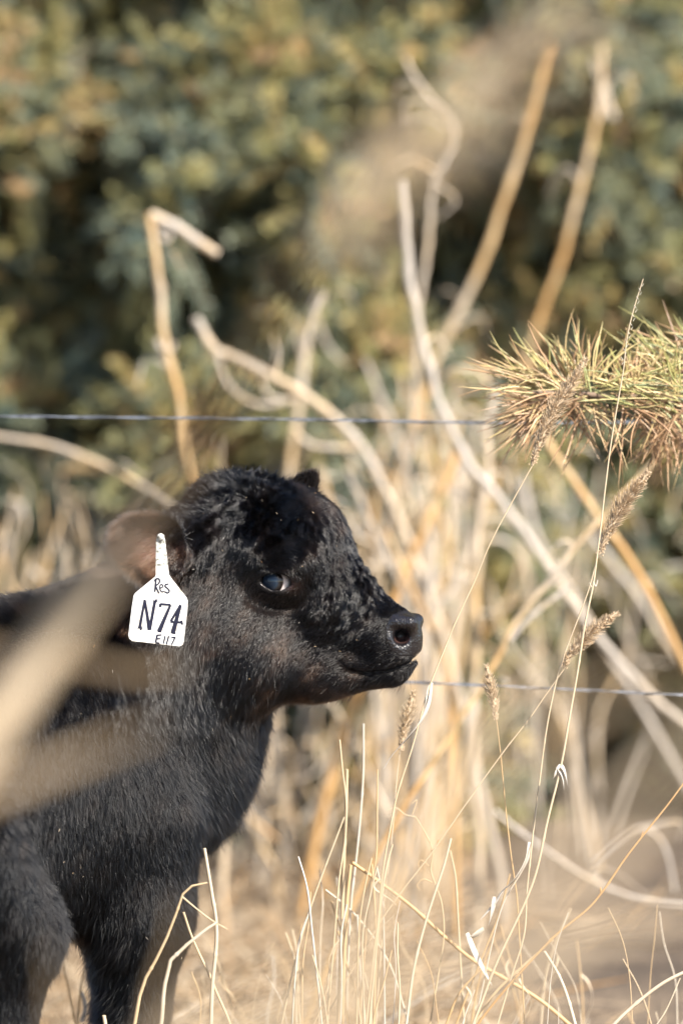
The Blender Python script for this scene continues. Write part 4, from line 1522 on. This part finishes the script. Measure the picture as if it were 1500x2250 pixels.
def leaf(P, w0, t, tint=0.9, name='leaf', twist=1.5, mat='straw'):
    """narrow dry leaf with a folded cross-section"""
    n = len(P)
    T = norm(np.gradient(P, axis=0))
    ref = np.array([0.3, -1, 0.2])
    a = np.linspace(0, twist, n)
    S = norm(np.cross(T, ref)); U = np.cross(S, T)
    A = S * np.cos(a)[:, None] + U * np.sin(a)[:, None]
    B = -S * np.sin(a)[:, None] + U * np.cos(a)[:, None]
    wd = w0 * np.sin(np.linspace(0.5, math.pi - 0.03, n)) ** 0.7
    k = wd[:, None]
    ring = np.stack([P + A * k + B * k * 0.35, P + B * 0.00012, P - A * k + B * k * 0.35, P - A * k + B * (k * 0.35 - 0.0002), P - B * 0.00015, P + A * k + B * (k * 0.35 - 0.0002)], 1)
    V = ring.reshape(-1, 3)
    i = np.arange(n - 1)[:, None] * 6; j = np.arange(6)[None]; j2 = (j + 1) % 6
    F = np.stack([i + j, i + j2, i + j2 + 6, i + j + 6], -1).reshape(-1, 4)
    return mesh_obj(name, V, F, M[mat], t, np.full(len(V), tint))


def grass(label, pts, Y, r=0.0011, tint=0.6, name='grass_stem', cat='grass stem', nodes=2, head=None, leaves=(), grow=True, r_top=None, branches=(), group=None, kinks=False):
    n = 10 * len(pts)
    if kinks:
        P0 = np.array([W(p[0], p[1], p[2] if len(p) > 2 else Y) for p in pts])
        s = np.linspace(0, len(pts) - 1, n)
        P = np.stack([np.interp(s, np.arange(len(pts)), P0[:, k]) for k in range(3)], -1)
    else:
        P = path(pts, Y, n)
    if grow:
        P = down(P)
    P = P + Waves(0.13, 8, int(abs(pts[0][0]) + 7 * abs(pts[0][1])))(P) * 0.0008
    t = thing(name, label, cat, P[-1], group)
    m = len(P)
    R = np.linspace(r * 0.6 if r_top is None else r_top, r, m)
    if nodes:
        for k in np.linspace(0, m - 1, nodes + 2)[1:-1].astype(int):
            R[k] *= 1.35
    v, f, tn = tubes(P, R, 8, tint=tint)
    # colour the joints a little darker
    mesh_obj('stem', v, f, M['straw'], t, tn + 0 * tn)
    if head:
        Hd = path(head[0], Y, 30)
        foxtail_head(Hd, 0, head[1], head[2], int(head[0][0][0]), t, head[3] if len(head) > 3 else 0.55)
    for b in branches:
        Q = path(b[0], Y, 8 * len(b[0]))
        v, f, tn = tubes(Q, np.linspace(b[1], b[2], len(Q)), 6, tint=b[3] if len(b) > 3 else tint)
        mesh_obj('branch', v, f, M['straw'], t, tn)
    for l in leaves:
        leaf(path(l[0], Y, 20), l[1], t, l[2] if len(l) > 2 else 0.95, twist=l[3] if len(l) > 3 else 1.2)
    return t


grass('foxtail whose fuzzy brown head overlaps the dead skirt of the gold needled bough', [(1168, 1020), (1120, 1105), (1080, 1185), (1035, 1290), (990, 1395), (952, 1490), (925, 1580), (900, 1665), (872, 1760), (852, 1860), (840, 1960), (825, 2080)], 3.97, 0.0011, 0.55,
      'foxtail', 'foxtail', 2, head=([(1168, 1022), (1185, 970), (1215, 905), (1250, 850), (1285, 790)], 0.0150, 850, 0.72),
      leaves=[([(948, 1500), (940, 1550), (920, 1590), (895, 1620), (860, 1660), (842, 1690)], 0.0022, 0.98, 1.8), ([(945, 1505), (938, 1530), (930, 1560)], 0.003, 0.98)])
grass('tallest hair thin grass stem, its spiky tip reaching above the pine bough', [(1411, 615), (1392, 680), (1376, 745), (1366, 810), (1355, 875), (1345, 950), (1332, 1050), (1318, 1150), (1308, 1220), (1300, 1290), (1286, 1370), (1270, 1460), (1252, 1560), (1235, 1660), (1214, 1760), (1180, 1900), (1140, 2010), (1080, 2140), (1040, 2240)], 3.93, 0.0016, 0.62,
      'wild_grass', 'grass', 4, r_top=0.0005, branches=[([(1302, 1278), (1308, 1288), (1312, 1274)], .0008, .0005, .95), ([(1299, 1290), (1294, 1280)], .0006, .0003, .9)] + [([(1411 - k * 2.4, 620 + k * 9.5), (1411 - k * 2.4 + (5 if k % 2 else -5), 613 + k * 9.5)], .0004, .0002, .9) for k in range(1, 20)],
      leaves=[([(1222, 1690), (1232, 1684), (1240, 1700), (1246, 1725)], 0.0026, 1.0), ([(1225, 1688), (1234, 1705), (1238, 1735)], 0.0022, 1.0), ([(1224, 1690), (1214, 1712)], 0.0022, 0.95)])
grass('foxtail with the plumpest tan head, its bristles shining beside the tallest stem', [(1314, 1222), (1290, 1300), (1262, 1380), (1240, 1440), (1222, 1500), (1205, 1580), (1192, 1660), (1180, 1760), (1168, 1860), (1155, 1960), (1150, 2060), (1120, 2160)], 3.95, 0.0011, 0.62,
      'foxtail', 'foxtail', 3, head=([(1316, 1218), (1335, 1170), (1362, 1120), (1395, 1075), (1422, 1038)], 0.0155, 950, 0.78))
grass('foxtail with a curved slim head leaning over the dark grey stem', [(1238, 1468), (1205, 1520), (1165, 1580), (1110, 1650), (1050, 1730), (985, 1820), (935, 1890), (890, 1950), (845, 2015)], 3.98, 0.0009, 0.6,
      'foxtail', 'foxtail', 2, head=([(1238, 1466), (1250, 1440), (1285, 1402), (1320, 1372), (1355, 1348)], 0.0135, 750, 0.75))
grass('short foxtail with a small pale head below the lower wire', [(1088, 1580), (1096, 1650), (1104, 1730), (1112, 1810), (1122, 1890), (1134, 1965), (1140, 2040)], 3.99, 0.0009, 0.3,
      'foxtail', 'foxtail', 2, head=([(1088, 1580), (1086, 1550), (1078, 1510), (1068, 1462)], 0.0110, 520, 0.85))
grass('pale foxtail standing just under the calf\'s chin', [(880, 1650), (872, 1720), (866, 1790), (858, 1870), (848, 1950), (840, 2040)], 4.06, 0.0009, 0.7,
      'foxtail', 'foxtail', 2, head=([(880, 1648), (885, 1610), (895, 1570), (908, 1522)], 0.0120, 520, 0.9))
grass('long orange straw slanting up to the frame edge over the dark ground', [(1530, 1680), (1500, 1720), (1455, 1780), (1410, 1838), (1365, 1895), (1320, 1958), (1285, 2000), (1210, 2065), (1130, 2150), (1060, 2240)], 3.94, 0.0014, 0.12,
      'straw', 'straw', 3, r_top=0.0009, branches=[([(1408, 1838), (1412, 1826)], .0009, .0005), ([(1320, 1962), (1318, 1950)], .0018, .0009)])
grass('thick orange stem leaning from the grass clump to the lower corner', [(775, 1895), (830, 1935), (900, 1990), (970, 2055), (1040, 2110), (1110, 2150), (1180, 2195), (1260, 2260)], 4.03, 0.0024, 0.22, 'straw', 'straw', 2, r_top=0.0020)
grass('grey straw crossing low at the corner of the frame', [(1530, 2125), (1450, 2165), (1370, 2225), (1310, 2290)], 3.9, 0.0019, 0.75, 'straw', 'straw', 1, r_top=0.0018)
grass('dry stem with a loose curled sheath, bent sharply near its middle', [(1168, 1850), (1150, 1910), (1110, 1975), (1090, 2030), (1075, 2090)], 3.97, 0.0009, 0.9, 'straw', 'straw', 1,
      leaves=[([(1162, 1850), (1155, 1890), (1130, 1930), (1100, 1960), (1085, 1985), (1055, 2020)], 0.003, 1.0, 2.5), ([(1085, 1970), (1080, 2000), (1072, 2035)], 0.003, 0.98), ([(1025, 2050), (1040, 2090), (1060, 2130), (1080, 2165)], 0.0035, 1.0, 0.8), ([(1062, 2040), (1040, 2055), (1025, 2062)], 0.003, 0.9)])
grass('broken straw folded into a peak in front of the calf\'s foreleg', [(455, 1941), (420, 1948), (400, 1966), (385, 2010), (365, 2060), (340, 2110), (318, 2150), (306, 2190), (296, 2260)], 3.80, 0.0021, 0.45, 'straw', 'straw', 2, kinks=True, r_top=0.0010,
      branches=[([(400, 1970), (430, 1995), (465, 2022), (500, 2042)], .0010, .0006, .5)])
grass('kinked pale straw crossing in front of the calf\'s lower leg', [(478, 2026), (455, 2040), (410, 2075), (372, 2110), (362, 2160), (352, 2260)], 3.79, 0.0024, 0.8, 'straw', 'straw', 1, kinks=True, r_top=0.0014)
grass('upright pale straw beside the calf\'s foreleg, its tip against the chest', [(449, 1862), (456, 1910), (465, 1965), (474, 2015), (477, 2060), (474, 2110), (468, 2170), (464, 2260)], 3.82, 0.0022, 0.7, 'straw', 'straw', 2, r_top=0.0016)
grass('straw leaning away from the calf\'s foreleg toward the clump', [(405, 2005), (420, 2050), (440, 2095), (462, 2140), (480, 2185), (500, 2230), (515, 2270)], 3.83, 0.0016, 0.5, 'straw', 'straw', 1, r_top=0.0012)
grass('short stub of straw poking up in front of the calf\'s hoof', [(226, 2232), (232, 2270), (236, 2300)], 3.80, 0.0022, 0.7, 'straw', 'straw', 0, r_top=0.002)
grass('wiry weed standing in the gap between the calf\'s legs', [(190, 2110), (178, 2170), (170, 2260)], 4.25, 0.0015, 0.35, 'straw', 'straw', 1, branches=[([(140, 2120), (152, 2180), (165, 2250)], .0012, .0012, .3), ([(180, 2180), (188, 2215), (180, 2245)], .002, .003, .95)])
grass('curly seed stalk with shrivelled florets beside the slanting foxtail', [(912, 1795), (935, 1835), (948, 1870), (944, 1910), (955, 1945), (970, 1990), (975, 2060), (960, 2150)], 4.02, 0.0010, 0.5, 'seed_stalk', 'seed stalk', 0, r_top=0.0006,
      branches=[([(912, 1795), (890, 1790), (870, 1775), (850, 1780)], .0006, .0003, .6), ([(946, 1870), (958, 1860), (962, 1846)], .0007, .0009, .2), ([(944, 1905), (925, 1890), (918, 1900), (925, 1915)], .0007, .0005, .4), ([(950, 1940), (930, 1932), (915, 1945), (922, 1955)], .0008, .0005, .4), ([(905, 1790), (915, 1760), (905, 1765)], .0006, .0006, .5)])

# clump of cut grass stems at the bottom centre: one tuft, each stem a part
def tuft(label, stems, base, name='grass_tuft', seed=3):
    r = random.Random(seed)
    t = thing(name, label, 'grass tuft', base)
    for pts, Y, rad, ti in stems:
        P = down(path(pts, Y, 8 * len(pts)))
        n = len(P)
        R = np.linspace(rad * 0.8, rad, n)
        for k in (n // 3, 2 * n // 3):
            R[k] *= 1.3
        v, f, tn = tubes(P, R, 7, tint=ti)
        mesh_obj('stem', v, f, M['straw'], t, tn)
        if r.random() < 0.2:
            k = n // 3
            q = [P[k] + np.array([0, 0, 0.0]), P[k] + np.array([r.uniform(-.012, .012), 0, -.012]), P[k] + np.array([r.uniform(-.02, .02), 0, -.035]), P[k] + np.array([r.uniform(-.03, .03), 0, -.065])]
            leaf(catmull(q, 14), r.uniform(.0012, .0022), t, r.uniform(.45, .8), twist=2)
    return t


st = [([(746, 1625), (752, 1690), (760, 1760), (758, 1840), (745, 1930), (735, 2050), (720, 2230)], 4.0, .0012, .55), ([(798, 1590), (798, 1680), (794, 1760), (785, 1860), (770, 2000), (762, 2200)], 4.08, .0014, .9),
      ([(762, 1690), (760, 1780), (756, 1870), (752, 1990), (748, 2120), (742, 2260)], 4.02, .0022, .5), ([(756, 1795), (735, 1850), (712, 1910), (690, 1970), (665, 2050), (640, 2150)], 4.0, .0012, .6),
      ([(829, 1690), (828, 1800), (826, 1880), (812, 1970), (800, 2100)], 4.03, .0011, .4), ([(862, 1855), (850, 1900), (838, 1970), (826, 2080), (815, 2200)], 3.98, .0016, .65),
      ([(990, 1842), (975, 1900), (955, 1960), (930, 2040), (908, 2130), (895, 2225)], 3.96, .0017, .78), ([(988, 1868), (1000, 1930), (1005, 2010), (1010, 2100), (1015, 2180)], 4.06, .0013, .6),
      ([(715, 1955), (770, 2000), (820, 2060), (860, 2130), (890, 2225)], 4.05, .0012, .85), ([(1195, 2090), (1225, 2140), (1245, 2190), (1265, 2260)], 3.95, .0020, .8),
      ([(1215, 2065), (1140, 2130), (1080, 2190), (1030, 2270)], 4.0, .0017, .45), ([(1075, 2110), (1010, 2180), (980, 2250)], 4.02, .0014, .3), ([(1120, 1920), (1095, 2010), (1060, 2100), (1020, 2200)], 4.04, .0012, .3),
      ([(770, 1900), (762, 1980), (757, 2080), (752, 2200)], 3.97, .0024, .35), ([(785, 2010), (790, 2120), (800, 2240)], 4.05, .0016, .95)]
rs = random.Random(9)
for i in range(24):
    x = rs.uniform(640, 900); y = rs.uniform(1880, 2150); l = rs.uniform(-45, 45)
    st.append(([(x + l, y), (x + l * .5 + rs.uniform(-8, 8), y + 70), (x + rs.uniform(-8, 8), y + 160), (x - l * .2, y + 300)], 4.0 + rs.uniform(-.12, .25), rs.uniform(.0006, .0017), rs.uniform(.25, 1)))
b = W(780, 2400, 4.02); b[2] = 0
tuft('tuft of broken straw coloured grass stems standing between the calf and the slanting foxtails', st, b, seed=3)
st = []
for i in range(24):
    x = rs.uniform(900, 1500); y = rs.uniform(1980, 2230); l = rs.uniform(-90, 90)
    st.append(([(x + l, y), (x + l * .5 + rs.uniform(-12, 12), y + 70), (x + rs.uniform(-8, 8), y + 150), (x - l * .2, y + 260)], 4.05 + rs.uniform(-.2, .4), rs.uniform(.0005, .0013), rs.uniform(.25, 1)))
b = W(1200, 2400, 4.1); b[2] = 0
tuft('low sprawl of fine dry grass below the crossing straws', st, b, seed=4)
st = []
for i in range(12):
    x = rs.uniform(430, 660); y = rs.uniform(2030, 2230); l = rs.uniform(-60, 60)
    st.append(([(x + l, y), (x + l * .5 + rs.uniform(-12, 12), y + 60), (x + rs.uniform(-8, 8), y + 140), (x - l * .2, y + 240)], 4.15 + rs.uniform(-.1, .4), rs.uniform(.0005, .0012), rs.uniform(.35, 1)))
b = W(550, 2400, 4.3); b[2] = 0
tuft('thin dry grass just ahead of the calf\'s forelegs', st, b, seed=5)

# ------------------------------------------------------------------ blades close to the lens
def near_blade(label, pts, w0, w1, tint, grow=True, widths=None):
    P = np.array([W(p[0], p[1], p[2]) for p in pts])
    P = catmull(P, 14 * len(pts))
    if grow:
        P = down(P)
    t = thing('blurred_grass', label, 'grass', P[-1])
    n = len(P)
    T = norm(np.gradient(P, axis=0)); S = norm(np.cross(T, FW)); U = np.cross(S, T)
    wd = (np.linspace(w1, w0, n) if widths is None else np.interp(np.arange(n), np.linspace(0, 14 * len(pts) - 1, len(widths)), widths))[:, None] / 2
    wd[:6] *= np.linspace(0.1, 1, 6)[:, None]
    ring = np.stack([P + S * wd + U * wd * .3, P, P - S * wd + U * wd * .3, P - S * wd + U * (wd * .3 + .0003), P + U * .0012, P + S * wd + U * (wd * .3 + .0003)], 1)
    V = ring.reshape(-1, 3)
    i = np.arange(n - 1)[:, None] * 6; j = np.arange(6)[None]; j2 = (j + 1) % 6
    F = np.stack([i + j, i + j2, i + j2 + 6, i + j + 6], -1).reshape(-1, 4)
    tint = np.asarray(tint, float).reshape(-1)
    tv = np.repeat(np.interp(np.linspace(0, 1, n), np.linspace(0, 1, len(tint)), tint), 6)
    mesh_obj('leaf', V, F, M['blade'], t, tv)
    return t


near_blade('widest tan grass blade, blurred over the calf\'s ear and shoulder', [(800, 400, 1.5), (690, 570, 1.52), (590, 720, 1.55), (480, 910, 1.6), (395, 1035, 1.65), (275, 1195, 1.7), (130, 1390, 1.7), (0, 1575, 1.68), (-180, 1860, 1.66)], 0.034, 0.012, (0.6, 0.5, 0.4, 0.4, 0.6, 0.85, 0.85, 0.85, 0.9),
           widths=(.003, .005, .006, .0085, .011, .0160, .018, .0195, .021))  # darker tint up the blade: shade put into its colour, lit part paler
near_blade('second tan blade blurred low across the calf\'s flank', [(360, 1590, 1.6), (200, 1655, 1.6), (60, 1710, 1.58), (-150, 1800, 1.55)], 0.009, 0.004, 0.35)
near_blade('darker blurred blade crossing the calf\'s neck below the tag', [(420, 1470, 1.9), (300, 1480, 1.9), (180, 1460, 1.85), (-50, 1430, 1.8)], 0.007, 0.006, 0.1)
near_blade('pale blurred blade in front of the calf\'s foreleg', [(400, 1980, 1.7), (385, 2080, 1.7), (350, 2200, 1.7), (320, 2400, 1.7)], 0.006, 0.002, 0.3)
near_blade('pale blurred blade in front of the calf\'s hind leg', [(110, 2080, 1.7), (120, 2180, 1.7), (118, 2400, 1.7)], 0.005, 0.002, 0.2)
near_blade('pale blurred blade lying low across the bottom of the frame', [(1560, 1990, 1.6), (1250, 2080, 1.6), (950, 2150, 1.6), (700, 2220, 1.6), (420, 2330, 1.6)], 0.009, 0.006, 0.95)
near_blade('blurred straw coloured blade reaching down past the end of the calf\'s chin', [(1240, 1420, 2.2), (1100, 1560, 2.15), (960, 1760, 2.1), (840, 1960, 2.05), (760, 2260, 2.0)], 0.008, 0.004, 0.6)

near_blade('palest haze soft blade spread over the low grass at the end of the frame', [(1700, 1500, 1.12), (1450, 1720, 1.1), (1250, 1960, 1.08), (1050, 2400, 1.06)], 0.008, 0.004, 0.8)
near_blade('very soft blade lying across the litter beneath the calf\'s chin', [(1350, 1880, 1.15), (1050, 1960, 1.15), (800, 2060, 1.15), (520, 2200, 1.15), (300, 2400, 1.15)], 0.008, 0.004, 0.8)
near_blade('very soft tan blade over the dark ground beside the lower wire', [(1600, 1380, 1.3), (1350, 1520, 1.3), (1150, 1640, 1.28), (980, 1800, 1.25), (850, 2050, 1.2)], 0.006, 0.003, 0.5)
# feathery plume close to the lens, upper middle
P = catmull(np.array([W(*p) for p in [(1235, 40, 1.75), (1130, 120, 1.75), (1010, 215, 1.72), (900, 310, 1.7), (820, 400, 1.68), (740, 500, 1.66), (660, 610, 1.64), (570, 750, 1.62), (470, 920, 1.64), (360, 1085, 1.66), (240, 1240, 1.68), (110, 1410, 1.68), (-30, 1600, 1.66), (-220, 1880, 1.64)]]), 140)
Pd = down(P)
t = thing('grass_plume', 'soft feathery grass plume blurred across the middle of the spruce', 'grass plume', Pd[-1])
v, f, tn = tubes(Pd, np.full(len(Pd), 0.0009), 6, tint=0.5)
mesh_obj('stem', v, f, M['straw'], t, tn)
rp = np.random.default_rng(5)
Q = P[:62]; Tq = norm(np.gradient(Q, axis=0))
k = rp.integers(0, 61, 240)
rad = norm(np.cross(Tq[k], rp.normal(size=(240, 3))))
d = norm(rad * 0.8 + Tq[k] * -0.9)
Lp = 0.045 * rp.uniform(0.4, 1.1, 240)
q = np.linspace(0, 1, 5)
Pn = Q[k][:, None] + d[:, None] * (Lp[:, None] * q)[..., None] - ZZ_ * (Lp[:, None] * q ** 2 * 0.3)[..., None]
v, f, tn = tubes(Pn, np.array([0.00035, 0.0003, 0.0003, 0.0004, 0.0002])[None] * np.ones((240, 1)), 4, tint=rp.uniform(0.3, 0.9, 240))
mesh_obj('seed_plume', v, f, M['straw'], t, tn)['kind'] = 'stuff'
